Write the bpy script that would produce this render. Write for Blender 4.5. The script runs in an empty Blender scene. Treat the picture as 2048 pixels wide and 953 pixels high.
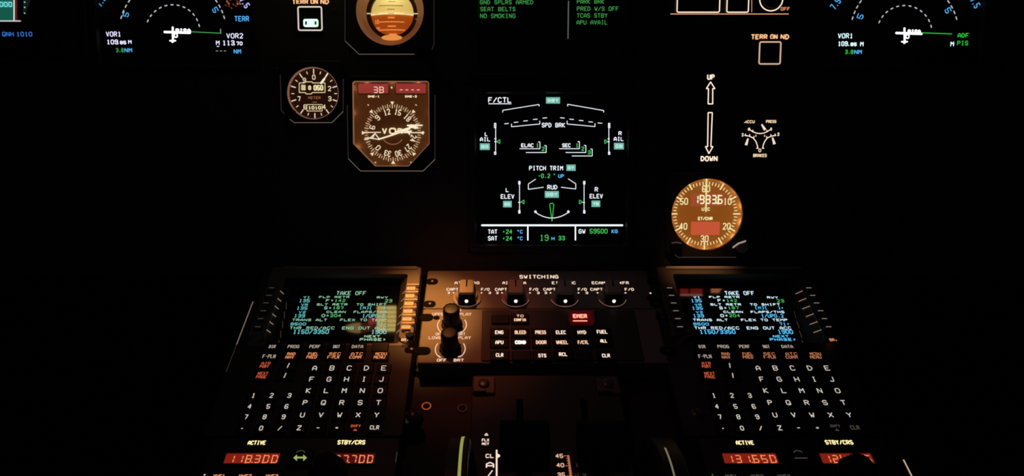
import bpy, math, random
from mathutils import Matrix, Vector
PI = math.pi
sc = bpy.context.scene
C = sc.collection

# ------------------------------------------------------------------ camera, world, lamps, exposure
PITCH = math.radians(18); FPX = 1480.0; CX = 996.0; CY = 476.5
CAM = Vector((0, 0, 1.15))
Fw = Vector((0, math.cos(PITCH), -math.sin(PITCH))); Up = Vector((0, math.sin(PITCH), math.cos(PITCH))); Rt = Vector((1, 0, 0))
cd = bpy.data.cameras.new('camera'); cam = bpy.data.objects.new('camera', cd); C.objects.link(cam)
cam.location = CAM; cam.rotation_euler = (PI/2 - PITCH, 0, 0)
cd.sensor_width = 36; cd.lens = 36*FPX/2048; cd.shift_x = (1024-CX)/2048; cd.clip_start = .01
sc.camera = cam
vs = sc.view_settings
vs.view_transform = 'Standard'; vs.look = 'None'; vs.exposure = 0; vs.gamma = 1; vs.use_curve_mapping = False
sc.cycles.filter_width = 2.1
sc.cycles.sample_clamp_indirect = 1.0
sc.cycles.max_bounces = 6
w = bpy.data.worlds.new('night'); sc.world = w; w.use_nodes = True
w.node_tree.nodes['Background'].inputs[0].default_value = (.55, .6, 1, 1)
w.node_tree.nodes['Background'].inputs[1].default_value = .010

def cam2world(c): return CAM + Rt*c[0] - Up*c[1] + Fw*c[2]
def dir2world(c): return Rt*c[0] - Up*c[1] + Fw*c[2]

class Frame:
    """a flat mounting surface: u to the right, v up along it, n out of it towards the crew"""
    def __init__(s, O, v, n):
        s.O, s.u, s.v, s.n = Vector(O), Vector((1, 0, 0)), Vector(v), Vector(n)
        U, V, N = dir2world(s.u), dir2world(s.v), dir2world(s.n); W = cam2world(s.O)
        s.M = Matrix(((U.x, V.x, N.x, W.x), (U.y, V.y, N.y, W.y), (U.z, V.z, N.z, W.z), (0, 0, 0, 1)))
    def at(s, x, y, z=0.0):
        d = Vector(((x-CX)/FPX, (y-CY)/FPX, 1)); t = (s.O + s.n*z).dot(s.n)/d.dot(s.n)
        r = d*t - s.O
        return r.dot(s.u), r.dot(s.v)
    def mpp(s, x, y):                      # metres per photo pixel around a spot
        d = Vector(((x-CX)/FPX, (y-CY)/FPX, 1)); return s.O.dot(s.n)/d.dot(s.n)/FPX
    def world(s, u, v, z): return s.M @ Vector((u, v, z))
tm = math.radians(6.5)
PANEL = Frame((0, (530-CY)/FPX*.82, .82), (0, -math.cos(tm), -math.sin(tm)), (0, math.sin(tm), -math.cos(tm)))
tp = math.radians(38.017)
PED = Frame((0, .1759*.7, .7), (0, -math.sin(tp), math.cos(tp)), (0, -math.cos(tp), -math.sin(tp)))
DSHIFT = .5991*.7                          # the two computer keyboards stand this far apart

def spot(name, frame, fpx, fz, target, energy, col, deg, size=.012, blend=1.0):
    l = bpy.data.lights.new(name, 'SPOT'); l.energy = energy; l.color = col; l.spot_size = math.radians(deg); l.spot_blend = blend; l.shadow_soft_size = size
    o = bpy.data.objects.new(name, l); C.objects.link(o)
    u, v = frame.at(*fpx); p = frame.world(u, v, fz); o.location = p
    o.rotation_euler = (target - p).to_track_quat('-Z', 'Y').to_euler()
    return o
# small flood lamps under the glareshield, above the frame, that light the front of the pedestal, and two added fills
tu, tv = PED.at(848, 622)
spot('flood_or_fill_lamp', PANEL, (770, -330), .18, PED.world(tu, tv, 0), 20, (1, .385, .08), 16)
tu, tv = PED.at(905, 640)
spot('flood_or_fill_lamp', PANEL, (790, -330), .20, PED.world(tu, tv, 0), 3.2, (1, .18, .06), 27)  # wide red lamp added to redden the falloff around the amber spot
tu, tv = PED.at(1398, 548)
spot('flood_or_fill_lamp', PANEL, (1330, -330), .13, PED.world(tu, tv, 0), 7.5, (1, .42, .15), 11)
tu, tv = PED.at(1010, 790)
spot('flood_or_fill_lamp', PANEL, (760, -330), .30, PED.world(tu, tv, 0), .34, (1, .34, .30), 60)  # weak wide fill, set up for glints on the pedestal knobs

# ------------------------------------------------------------------ materials
def s2l(c):
    c = c/255.0
    return c/12.92 if c <= .04045 else ((c+.055)/1.055)**2.4
def lin(rgb): return tuple(s2l(c) for c in rgb)
MATS = {}
def paint(name, rgb, rough=.5, metal=0., spec=.5, ior=1.5, noise=0., scale=60.):
    if name in MATS: return MATS[name]
    m = bpy.data.materials.new(name); m.use_nodes = True; nt = m.node_tree; b = nt.nodes['Principled BSDF']
    b.inputs['Base Color'].default_value = (*rgb, 1); b.inputs['Roughness'].default_value = rough; b.inputs['Metallic'].default_value = metal
    b.inputs['Specular IOR Level'].default_value = spec; b.inputs['IOR'].default_value = ior
    if noise:
        tc = nt.nodes.new('ShaderNodeTexCoord'); nz = nt.nodes.new('ShaderNodeTexNoise'); nz.inputs['Scale'].default_value = scale; nz.inputs['Detail'].default_value = 4
        mr = nt.nodes.new('ShaderNodeMapRange'); mr.inputs['To Min'].default_value = 1-noise; mr.inputs['To Max'].default_value = 1+noise
        mx = nt.nodes.new('ShaderNodeVectorMath'); mx.operation = 'SCALE'; mx.inputs[0].default_value = rgb
        nt.links.new(tc.outputs['Object'], nz.inputs['Vector']); nt.links.new(nz.outputs['Fac'], mr.inputs['Value'])
        nt.links.new(mr.outputs['Result'], mx.inputs['Scale']); nt.links.new(mx.outputs['Vector'], b.inputs['Base Color'])
    MATS[name] = m; return m
def glow(name, rgb, k=1.0, base=(.02, .02, .02), sampled=False):
    """lit legends, screens, back-lit dials, and parts with light painted in as emission"""
    if name in MATS: return MATS[name]
    m = bpy.data.materials.new(name); m.use_nodes = True; b = m.node_tree.nodes['Principled BSDF']
    b.inputs['Base Color'].default_value = (*base, 1); b.inputs['Roughness'].default_value = .6
    b.inputs['Emission Color'].default_value = (*lin(rgb), 1); b.inputs['Emission Strength'].default_value = k
    m.cycles.emission_sampling = 'AUTO' if sampled else 'NONE'
    MATS[name] = m; return m
def glass(name):
    if name in MATS: return MATS[name]
    m = bpy.data.materials.new(name); m.use_nodes = True; nt = m.node_tree; nt.nodes.clear()
    o = nt.nodes.new('ShaderNodeOutputMaterial'); mx = nt.nodes.new('ShaderNodeMixShader'); fr = nt.nodes.new('ShaderNodeFresnel')
    t = nt.nodes.new('ShaderNodeBsdfTransparent'); g = nt.nodes.new('ShaderNodeBsdfGlossy'); g.inputs['Roughness'].default_value = .02; fr.inputs['IOR'].default_value = 1.45
    t.inputs[0].default_value = (.97, .97, .97, 1)
    nt.links.new(fr.outputs[0], mx.inputs[0]); nt.links.new(t.outputs[0], mx.inputs[1]); nt.links.new(g.outputs[0], mx.inputs[2]); nt.links.new(mx.outputs[0], o.inputs[0])
    MATS[name] = m; return m
M_board = paint('panel_paint', (.028, .030, .036), .7, noise=.25)
M_bezel = paint('bezel_paint', (.018, .018, .022), .55, noise=.2)
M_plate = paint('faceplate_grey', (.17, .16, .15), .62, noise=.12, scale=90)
M_unit = paint('unit_dark_grey', (.022, .021, .021), .6, noise=.2)
M_bezelg = paint('screen_frame_grey', (.10, .097, .095), .55, noise=.15)
M_ped = paint('pedestal_paint', (.008, .0075, .009), .75, noise=.3)
M_key = paint('key_black', (.007, .007, .008), .55, spec=.3)
M_lsk_lit = paint('line_key_lit', (.80, .74, .68), .5)  # lighter copy standing in for lamp light on the lit keys
M_knob = paint('knob_black', (.003, .003, .0035), .55, spec=.12)
M_knobcap = paint('knob_grey_cap', (.30, .27, .24), .55, noise=.1)
M_black = paint('matte_black', (.004, .004, .005), .9, spec=.1)
M_screen = paint('screen_glass_black', (.002, .002, .003), .06, ior=1.6)
M_mscreen = paint('computer_screen_glass', (.002, .002, .003), .04, ior=2.2)
M_metal = paint('screw_steel', (.5, .48, .45), .3, metal=1)
M_wheel = paint('wheel_black', (.012, .012, .013), .45)
M_stripe = glow('wheel_stripe_glow', (165, 168, 92), .75, base=(.7, .7, .35))  # emission added to brighten the stripe
M_glass = glass('cover_glass')

# ------------------------------------------------------------------ mesh helpers
def inset(poly, d):
    n = len(poly); out = []
    for i in range(n):
        a, b, c = Vector(poly[i-1]), Vector(poly[i]), Vector(poly[(i+1) % n])
        e1, e2 = (b-a).normalized(), (c-b).normalized()
        n1, n2 = Vector((-e1.y, e1.x)), Vector((-e2.y, e2.x)); m = n1+n2
        k = m.dot(n1)
        p = b + m*(d/max(k, .3)); out.append((p.x, p.y))
    return out
def rrect(x0, y0, x1, y1, r, n=4):
    P = []
    for cx, cy, a0 in ((x1-r, y0+r, -PI/2), (x1-r, y1-r, 0), (x0+r, y1-r, PI/2), (x0+r, y0+r, PI)):
        for i in range(n+1):
            a = a0 + PI/2*i/n; P.append((cx+r*math.cos(a), cy+r*math.sin(a)))
    return P
def circ(r, n=64, cx=0, cy=0): return [(cx+r*math.cos(2*PI*i/n), cy+r*math.sin(2*PI*i/n)) for i in range(n)]
def sample(poly, angs, c=(0, 0)):
    out = []
    for a in angs:
        d = (math.cos(a), math.sin(a)); best = None
        for i in range(len(poly)):
            x1, y1 = poly[i][0]-c[0], poly[i][1]-c[1]; x2, y2 = poly[(i+1) % len(poly)][0]-c[0], poly[(i+1) % len(poly)][1]-c[1]
            ex, ey = x2-x1, y2-y1; den = d[0]*ey - d[1]*ex
            if abs(den) < 1e-14: continue
            t = (x1*ey - y1*ex)/den; s = (x1*d[1] - y1*d[0])/den
            if t > 0 and -1e-6 <= s <= 1+1e-6 and (best is None or t > best): best = t
        out.append((c[0]+d[0]*best, c[1]+d[1]*best))
    return out

class MB:
    def __init__(s): s.v, s.f = [], []
    def add(s, vs, fs):
        o = len(s.v); s.v += vs; s.f += [tuple(o+i for i in f) for f in fs]; return s
    def prism(s, poly, z0, z1, ch=0.0):
        n = len(poly); L = [(poly, z0)]
        if ch > 0: L += [(poly, z1-ch), (inset(poly, ch), z1)]
        else: L += [(poly, z1)]
        return s.loft([[(x, y, z) for x, y in p] for p, z in L])
    def loft(s, rings, caps=(True, True), closed=False):
        n = len(rings[0]); vs = [p for r in rings for p in r]; fs = []
        R = len(rings)
        for k in range(R if closed else R-1):
            k2 = (k+1) % R
            for i in range(n):
                j = (i+1) % n; fs.append((k*n+i, k*n+j, k2*n+j, k2*n+i))
        if not closed:
            if caps[0]: fs.append(tuple(reversed(range(n))))
            if caps[1]: fs.append(tuple((R-1)*n+i for i in range(n)))
        return s.add(vs, fs)
    def box(s, x0, y0, z0, x1, y1, z1, ch=0.0): return s.prism([(x0, y0), (x1, y0), (x1, y1), (x0, y1)], z0, z1, ch)
    def ring(s, outer, inner, z0, z1, ch=0.0, inner_low=None, zi=None, c=(0, 0), n=64):
        """frame between an outer and an inner outline; inner_low/zi slope the inner wall"""
        A = sorted(set([round(2*PI*i/n - PI, 6) for i in range(n)] + [round(math.atan2(y-c[1], x-c[0]), 6) for x, y in outer+inner]))
        o = sample(outer, A, c); i_ = sample(inner, A, c); il = sample(inner_low, A, c) if inner_low else i_
        oc = sample(inset(outer, ch), A, c) if ch else o
        rings = [[(x, y, z0) for x, y in o], [(x, y, z1-ch) for x, y in o]]
        if ch: rings.append([(x, y, z1) for x, y in oc])
        rings += [[(x, y, z1) for x, y in i_], [(x, y, zi if zi is not None else z0) for x, y in il]]
        return s.loft(rings, closed=True)
    def lathe(s, prof, n=40, cx=0, cy=0):
        return s.loft([[(cx+r*math.cos(2*PI*i/n), cy+r*math.sin(2*PI*i/n), z) for i in range(n)] for r, z in prof])
    def tube(s, a, b, r, n=6):
        a, b = Vector(a), Vector(b); d = (b-a).normalized(); x = d.orthogonal().normalized(); y = d.cross(x)
        return s.loft([[tuple(p + x*(r*math.cos(2*PI*i/n)) + y*(r*math.sin(2*PI*i/n))) for i in range(n)] for p in (a, b)])
def link(name, mb, mat, parent=None, smooth=False):
    me = bpy.data.meshes.new(name); me.from_pydata(mb.v, [], mb.f); me.update()
    me.materials.append(mat)
    o = bpy.data.objects.new(name, me); C.objects.link(o); o.parent = parent
    if smooth:
        for p in me.polygons: p.use_smooth = True
        try: me.set_sharp_from_angle(angle=math.radians(40))
        except Exception: pass
    return o

GL = {'A': '00 04 26 44 40|02 42', 'B': '00 06 36 45 44 33 03|33 42 41 30 00', 'C': '41 30 10 01 05 16 36 45', 'D': '00 06 26 44 42 20 00', 'E': '40 00 06 46|03 33',
 'F': '00 06 46|03 33', 'G': '45 36 16 05 01 10 30 41 43 23', 'H': '00 06|40 46|03 43', 'I': '10 30|20 26|16 36', 'J': '01 10 30 41 46', 'K': '00 06|46 03 40', 'L': '06 00 40',
 'M': '00 06 23 46 40', 'N': '00 06 40 46', 'O': '10 01 05 16 36 45 41 30 10', 'P': '00 06 36 45 44 33 03', 'Q': '10 01 05 16 36 45 41 30 10|22 40', 'R': '00 06 36 45 44 33 03|23 40',
 'S': '01 10 30 41 42 33 13 04 05 16 36 45', 'T': '06 46|26 20', 'U': '06 01 10 30 41 46', 'V': '06 20 46', 'W': '06 10 23 30 46', 'X': '00 46|06 40', 'Y': '06 23 46|23 20', 'Z': '06 46 00 40',
 '0': '10 01 05 16 36 45 41 30 10', '1': '15 26 20|10 30', '2': '05 16 36 45 44 00 40', '3': '05 16 36 45 44 33 13|33 42 41 30 10 01', '4': '30 36 02 42', '5': '46 06 03 33 42 41 30 10 01',
 '6': '45 36 16 05 01 10 30 41 42 33 13 02', '7': '06 46 20', '8': '13 04 05 16 36 45 44 33 13 02 01 10 30 41 42 33', '9': '01 10 30 41 45 36 16 05 04 13 33 44',
 '/': '00 46', '-': '13 33', '+': '13 33|22 24', '.': '20 21', '=': '12 32|14 34', '*': '13 33|22 24|12 34', 'o': '15 24 35 26 15', '[': '36 16 10 30', ']': '16 36 30 10', '>': '11 33 15', '^': '00 24 40 00',
 ',': '20 21', 'h': '00 06|03 33 42 40', 'a': '40 43 34 14|42 11 00 40'}
SEG = {'0': 'abcdef', '1': 'bc', '2': 'abged', '3': 'abgcd', '4': 'fgbc', '5': 'afgcd', '6': 'afgedc', '7': 'abc', '8': 'abcdefg', '9': 'abcdfg', '-': 'g', ' ': ''}
SP = {'a': ((0, 1), (1, 1)), 'b': ((1, 1), (1, .5)), 'c': ((1, .5), (1, 0)), 'd': ((0, 0), (1, 0)), 'e': ((0, 0), (0, .5)), 'f': ((0, .5), (0, 1)), 'g': ((0, .5), (1, .5))}

class Thing:
    def __init__(s, frame, px, py, name, label, cat, group=None, z=0.0, shift=0.0):
        s.fr, s.z0, s.shift = frame, z, shift
        s.c = frame.at(px, py, z); s.k = frame.mpp(px, py)
        o = bpy.data.objects.new(name, None); C.objects.link(o); o.empty_display_size = .01
        o.matrix_world = frame.M @ Matrix.Translation((s.c[0]+shift, s.c[1], z))
        o['label'] = label; o['category'] = cat
        if group: o['group'] = group
        s.o = o
    def p(s, x, y, z=0.0):                 # photo spot -> coordinates on this thing at height z above it
        u, v = s.fr.at(x, y, s.z0+z); return (u-s.c[0], v-s.c[1])
    def g(s, z=0.0): return G(s, z)
    def part(s, name, mb, mat, parent=None, smooth=False): return link(name, mb, mat, parent or s.o, smooth)
    def lamp(s, x, y, z, e, col, r=.0012):
        l = bpy.data.lights.new('dial_lamp', 'POINT'); l.energy = e; l.color = col; l.shadow_soft_size = r
        o = bpy.data.objects.new('dial_lamp', l); C.objects.link(o); o.parent = s.o; o.location = (x, y, z)
class Tilted(Thing):
    """a surface leaning out of a thing's own plane, hinged at height hinge_v; its parts stay children of that thing"""
    def __init__(s, t, px, py, hinge_v, hinge_z, deg):
        a = math.radians(deg); F = t.fr; s.t, s.z0 = t, 0.0
        s.fr = Frame(F.O + F.v*(t.c[1]+hinge_v) + F.n*(t.z0+hinge_z), F.v*math.cos(a)+F.n*math.sin(a), F.n*math.cos(a)-F.v*math.sin(a))
        s.c = s.fr.at(px, py); s.k = s.fr.mpp(px, py); s.o = t.o
        s.L = t.o.matrix_world.inverted() @ s.fr.M @ Matrix.Translation((s.c[0]+t.shift, s.c[1], 0))
    def part(s, name, mb, mat, parent=None, smooth=False):
        o = link(name, mb, mat, parent or s.o, smooth)
        if not parent: o.matrix_local = s.L
        return o
class G(MB):
    """flat printed or lit marks on a thing's surface"""
    def __init__(s, t, z): super().__init__(); s.t, s.z, s.marks = t, z, []
    def mark(s): s.marks.append((len(s.v), len(s.f)))
    def P(s, q): return s.t.p(q[0], q[1], s.z if not callable(s.z) else s.z(0, 0))
    def zz(s, x, y): return s.z(x, y) if callable(s.z) else s.z
    def seg(s, a, b, w):
        dx, dy = b[0]-a[0], b[1]-a[1]; L = math.hypot(dx, dy) or 1e-9; dx, dy = dx/L*w/2, dy/L*w/2
        c = .6
        q = [(a[0]-dx*c, a[1]-dy*c), (a[0]+dy*.9, a[1]-dx*.9), (b[0]+dy*.9, b[1]-dx*.9), (b[0]+dx*c, b[1]+dy*c), (b[0]-dy*.9, b[1]+dx*.9), (a[0]-dy*.9, a[1]+dx*.9)]
        s.add([(x, y, s.zz(x, y)) for x, y in q], [(0, 1, 2, 3, 4, 5)])
    def lline(s, pts, w):
        for a, b in zip(pts, pts[1:]): s.seg(a, b, w)
        return s
    def line(s, pts, w=1.6):
        s.mark(); return s.lline([s.P(q) for q in pts], w*s.t.k)
    def lpoly(s, pts):
        s.add([(x, y, s.zz(x, y)) for x, y in pts], [tuple(range(len(pts)))]); return s
    def poly(s, pts):
        q = [s.P(a) for a in pts]
        A = sum(q[i-1][0]*q[i][1]-q[i][0]*q[i-1][1] for i in range(len(q)))
        return s.lpoly(q if A > 0 else q[::-1])
    def rect(s, x0, y0, x1, y1):
        s.mark(); return s.poly([(x0, y1), (x1, y1), (x1, y0), (x0, y0)])
    def larc(s, cx, cy, r, a0, a1, w, n=24):
        return s.lline([(cx+r*math.cos(math.radians(a0+(a1-a0)*i/n)), cy+r*math.sin(math.radians(a0+(a1-a0)*i/n))) for i in range(n+1)], w)
    def ltext(s, st, u0, v0, u1, v1, w, rot=0.0, fill=.66):
        """lettering inside the local box u0,v0 - u1,v1, turned by rot degrees about its centre"""
        n = len(st); a = (u1-u0)/(n-1+fill); gw, h = a*fill, v1-v0
        cx, cy = (u0+u1)/2, (v0+v1)/2; ca, sa = math.cos(math.radians(rot)), math.sin(math.radians(rot))
        for i, ch in enumerate(st):
            if ch == ' ': continue
            for run in GL[ch].split('|'):
                pts = []
                for q in run.split():
                    x, y = u0+a*i+gw*int(q[0])/4, v0+h*int(q[1])/6
                    if rot: x, y = cx+(x-cx)*ca-(y-cy)*sa, cy+(x-cx)*sa+(y-cy)*ca
                    pts.append((x, y))
                s.lline(pts, w)
        return s
    def text(s, st, x0, yb, x1, yt, w=1.5):
        s.mark(); a, b = s.P((x0, yb)), s.P((x1, yt)); h = w*s.t.k*.5
        return s.ltext(st, a[0]+h, a[1]+h, b[0]-h, b[1]-h, w*s.t.k)
    def rtext(s, st, x, y, wd, ht, rot, w=1.5):
        s.mark(); c = s.P((x, y)); k = s.t.k
        return s.ltext(st, c[0]-wd*k/2, c[1]-ht*k/2, c[0]+wd*k/2, c[1]+ht*k/2, w*k, rot)
    def seg7(s, st, x0, yb, x1, yt, w, fill=.62):
        a, b = s.P((x0, yb)), s.P((x1, yt)); n = len(st.replace('.', '')); ad = (b[0]-a[0])/(n-1+fill); gw, h = ad*fill, b[1]-a[1]; i = 0; k = s.t.k*w
        for ch in st:
            if ch == '.':
                x = a[0]+ad*(i-1)+gw+(ad-gw)*.5; s.lpoly([(x-k*.5, a[1]-k*.4), (x+k*.5, a[1]-k*.4), (x+k*.5, a[1]+k*.6), (x-k*.5, a[1]+k*.6)]); continue
            for q in SEG[ch]:
                (x1_, y1_), (x2_, y2_) = SP[q]; e = .09
                if x1_ == x2_: s.seg((a[0]+ad*i+gw*x1_, a[1]+h*(y1_-e)), (a[0]+ad*i+gw*x2_, a[1]+h*(y2_+e)), k)
                else: s.seg((a[0]+ad*i+gw*(x1_+e), a[1]+h*y1_), (a[0]+ad*i+gw*(x2_-e), a[1]+h*y2_), k)
            i += 1
        return s
    def frame(s, x0, y0, x1, y1, w, r=3):
        a, b = s.P((x0, y1)), s.P((x1, y0)); k = s.t.k
        q = rrect(a[0], a[1], b[0], b[1], r*k, 3); return s.lline(q+[q[0]], w*k)
    def build(s, name, mat, parent=None): return link(name, s, mat, parent) if parent else s.t.part(name, s, mat)
    def build_each(s, name, mat, parent=None):
        """every line of writing or symbol as an object of its own"""
        M = s.marks + [(len(s.v), len(s.f))]
        for (v0, f0), (v1, f1) in zip(M, M[1:]):
            if v1 == v0: continue
            m = MB(); m.v = s.v[v0:v1]; m.f = [tuple(i-v0 for i in f) for f in s.f[f0:f1]]; link(name, m, mat, parent or s.t.o)

# lit colours
W_scr = glow('phosphor_white', (225, 232, 240), 1.25)
W_dim = glow('phosphor_grey', (150, 155, 155), 1.0)
W_hot = glow('phosphor_bright_white', (250, 245, 255), 2.4)
N_grn = glow('phosphor_green', (70, 200, 95), .95)
N_grd = glow('phosphor_dim_green', (70, 165, 80), .85)
N_mint = glow('phosphor_mint', (120, 195, 180), .85)
N_mintx = glow('phosphor_pale_mint', (205, 245, 235), 1.0)
N_cyan = glow('phosphor_cyan', (80, 170, 235), 1.15)
N_blue = glow('phosphor_blue', (60, 120, 215), .95)
L_white = glow('legend_warm_white', (255, 226, 200), 1.25)
L_amber = glow('legend_amber', (255, 188, 132), 1.25)
L_orange = glow('legend_orange', (250, 155, 100), 1.0)
L_key = glow('legend_key_white', (215, 205, 190), .95)
L_faint = glow('legend_faint', (85, 78, 72), .8)
L_cream = glow('legend_cream', (255, 232, 165), 1.5)
E_edge = glow('painted_edge_light', (150, 128, 112), .55)  # stray light along the bezel edges, painted on as emissive lines
E_dim = glow('painted_edge_light_dim', (78, 66, 62), .55)
D_red = glow('led_window_red', (120, 30, 22), .8)

# ------------------------------------------------------------------ setting
def structure(name, mb, mat):
    o = link(name, mb, mat); o['kind'] = 'structure'; return o
M_floor = paint('floor_covering', (.03, .03, .033), .9, noise=.3, scale=20)
M_wall = paint('lining_dark', (.02, .02, .024), .9, noise=.2, scale=8)
structure('floor', MB().box(-1.5, -1.0, -.05, 1.5, 1.45, 0), M_floor)
structure('wall_front', MB().box(-1.5, 1.45, -.05, 1.5, 1.5, 1.7), M_wall)
structure('wall_left', MB().box(-1.55, -1.0, -.05, -1.5, 1.5, 1.7), M_wall)
structure('wall_right', MB().box(1.5, -1.0, -.05, 1.55, 1.5, 1.7), M_wall)

# ------------------------------------------------------------------ main instrument panel board with its cut-outs
HOLES = [(-165, -198, 171, 138), (180, -198, 516, 138), (935, -188, 1271, 148), (935, 172, 1271, 508), (1644, -198, 1980, 138),
         (695, -62, 865, 106), (566, 126, 684, 243), (697, 153, 868, 340), (1334, 350, 1499, 512)]
def holed_board(rects, ext, z0, z1):
    H = []
    for x0, y0, x1, y1 in rects:
        a, b = PANEL.at((x0+x1)/2, (y0+y1)/2), None
        k = PANEL.mpp((x0+x1)/2, (y0+y1)/2)
        H.append((a[0]-(x1-x0)/2*k, a[1]-(y1-y0)/2*k, a[0]+(x1-x0)/2*k, a[1]+(y1-y0)/2*k))
    X = sorted({ext[0], ext[2], *[h[0] for h in H], *[h[2] for h in H]}); Y = sorted({ext[1], ext[3], *[h[1] for h in H], *[h[3] for h in H]})
    nx, ny = len(X), len(Y); mb = MB()
    solid = lambda i, j: 0 <= i < nx-1 and 0 <= j < ny-1 and not any(h[0] < (X[i]+X[i+1])/2 < h[2] and h[1] < (Y[j]+Y[j+1])/2 < h[3] for h in H)
    vs = [(x, y, z) for z in (z0, z1) for y in Y for x in X]; id_ = lambda i, j, k: k*nx*ny+j*nx+i; fs = []
    for i in range(nx-1):
        for j in range(ny-1):
            if not solid(i, j): continue
            fs += [(id_(i, j, 1), id_(i+1, j, 1), id_(i+1, j+1, 1), id_(i, j+1, 1)), (id_(i, j+1, 0), id_(i+1, j+1, 0), id_(i+1, j, 0), id_(i, j, 0))]
            for di, dj, (a, b), (c, d) in ((0, -1, (i, j), (i+1, j)), (1, 0, (i+1, j), (i+1, j+1)), (0, 1, (i+1, j+1), (i, j+1)), (-1, 0, (i, j+1), (i, j))):
                if not solid(i+di, j+dj): fs.append((id_(a, b, 0), id_(c, d, 0), id_(c, d, 1), id_(a, b, 1)))
    return mb.add(vs, fs)
bt = Thing(PANEL, 996, 300, 'instrument_panel', 'wide dark instrument panel board holding the round gauges and glowing screens', 'instrument panel')
off = bt.c
hb = holed_board(HOLES, (-.95, -.012, .95, .45), -.012, 0.0)
hb.v = [(x-off[0], y-off[1], z) for x, y, z in hb.v]
bt.part('board', hb, M_board)
for px, py in ((553, 140), (691, 140), (875, 150), (900, 133), (900, 360), (1310, 133), (1310, 360), (1328, 340), (1507, 340), (668, 22)):
    q = bt.p(px, py)
    bt.part('screw', MB().lathe([(.0028, 0), (.0028, .0007), (.0022, .0012)], 16, *q), paint('screw_black', (.03, .03, .03), .4), smooth=True)

# glareshield shelf over the panel with the lamp lenses on its underside (seen as reflections in the keyboards' screens)
t = Thing(PANEL, 996, -200, 'glareshield', 'dark glareshield shelf along the top of the instrument panel', 'glareshield'); cu, cv = t.c
t.part('shelf', MB().box(-.95-cu, .385-cv, .0005, .95-cu, .425-cv, .10, .004), M_bezel)
def lens(nm, x0, z0, x1, z1, m): return t.part(nm, MB().box(x0-cu, .3805-cv, z0, x1-cu, .3848-cv, z1), m)
lp = lens('flood_lamp', -.199, .041, -.163, .086, M_bezel)
for i in range(2):
    for j in range(6):
        x = -.1968+i*.0162; z = .0432+j*.0070
        link('lens', MB().box(x-cu, .3795-cv, z, x+.0150-cu, .3804-cv, z+.0058), glow('lamp_lens_yellow', (255, 222, 130), 3.2), lp)
rl = t.part('round_lamp', MB().loft([[(-.2235-cu+.026*math.cos(2*PI*i/32), y-cv, .0785-.0095*math.sin(2*PI*i/32)) for i in range(32)] for y in (.3848, .3805)]), M_bezel)
for nm, a0, m in (('lens_pale', PI/2, glow('lamp_lens_cream', (235, 195, 120), 1.3)), ('lens_red', -PI/2, glow('lamp_lens_red', (150, 75, 50), .9))):
    link(nm, MB().loft([[(-.2235-cu+.0245*math.cos(a0+PI*i/16), y-cv, .0785+.0082*math.sin(a0+PI*i/16)) for i in range(17)] for y in (.3804, .3798)]), m, rl)
t.part('red_lamp', MB().loft([[(-.2055-cu+r*math.cos(2*PI*i/20), y-cv, .0675-r*math.sin(2*PI*i/20)) for i in range(20)] for r, y in ((.006, .3848), (.006, .379), (.004, .3775))]), glow('lamp_round_red', (225, 85, 85), 1.6))
wl_ = lens('lens_strip', .292, .004, .375, .0285, M_bezel)  # unseen strip shaped to match the reddish screen reflections
for x0, x1 in ((.297, .310), (.3135, .333)): link('lens', MB().box(x0-cu, .3795-cv, .0105, x1-cu, .3804-cv, .0235), glow('lamp_lens_dark_red', (185, 48, 40), 1.3), wl_)
link('lens_rim', MB().box(.297-cu, .3795-cv, .0245, .333-cu, .3804-cv, .0258), glow('lamp_rim_pink', (255, 190, 170), 2.0), wl_)
for i in range(3): link('lens', MB().prism([(0, 0), (1, 0), (1, 1), (0, 1)], 0, 1) if False else MB().box(.3475-cu, .3795-cv, .0095+i*.0042, .367-i*.003-cu, .3804-cv, .0127+i*.0042), glow('lamp_lens_orange', (255, 160, 105), 2.0), wl_)

# ------------------------------------------------------------------ display screens of the main panel
def display(cx, cy, name, label, group=None, half=147):
    t = Thing(PANEL, cx, cy, name, label, 'display screen', group)
    H = 168*t.k - .0005; I = half*t.k
    t.part('bezel', MB().ring(rrect(-H, -H, H, H, .006), rrect(-I, -I, I, I, .004), -.02, .0025, .0012, rrect(-I+.002, -I+.002, I-.002, I-.002, .004), -.003), M_bezel)
    I += .004
    t.scr = t.part('screen', MB().box(-I, -I, -.012, I, I, -.0032), M_screen)
    return t
ZS = -.0030
def dashes(g, cx, cy, r, a0, a1, n, w=2.4, L=5.0):
    g.mark(); m = list(g.marks)
    for i in range(n):
        a = a0+(a1-a0)*i/(n-1); d = L/2/r*180/PI
        g.line([(cx+r*math.cos(math.radians(q)), cy-r*math.sin(math.radians(q))) for q in (a-d, a+d)], w)
    g.marks = m
# captain's PFD: only its lower right corner is in view
t = display(3, -30, 'primary_flight_display', 'flight display cropped by the left picture edge, with blue QNH 1010')
g = t.g(ZS); g.rect(-30, -60, 25.5, 41); g.build('altitude_tape', glow('tape_green', (22, 92, 76), .9), t.scr)
g = t.g(ZS+.0002); g.rect(-30, 2, 24.5, 15); g.build('altitude_readout', glow('tape_teal', (40, 125, 112), .9), t.scr)
g = t.g(ZS); g.rect(31, -60, 34.5, 40); g.build('red_ribbon', glow('ribbon_red', (100, 22, 26), .9), t.scr)
g = t.g(ZS); g.poly([(46, -60), (60, -60), (60, 4), (54, 20), (46, 28)]); g.build('speed_scale', glow('scale_green', (14, 34, 28), .8), t.scr)
g = t.g(ZS+.0003); g.text('000', -1, 14, 24, 3.5, 1.9); g.build('readout_digits', glow('readout_cyan', (120, 225, 230), 1.1), t.scr)
g = t.g(ZS+.0004); g.line([(28, -50), (28, 42)], 3.4).line([(-30, 42), (41, 42)], 2.6)
for y in (-8, 4, 14.5, 26): g.line([(48.5, y), (50, y+.6)], 2.6)
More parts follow.
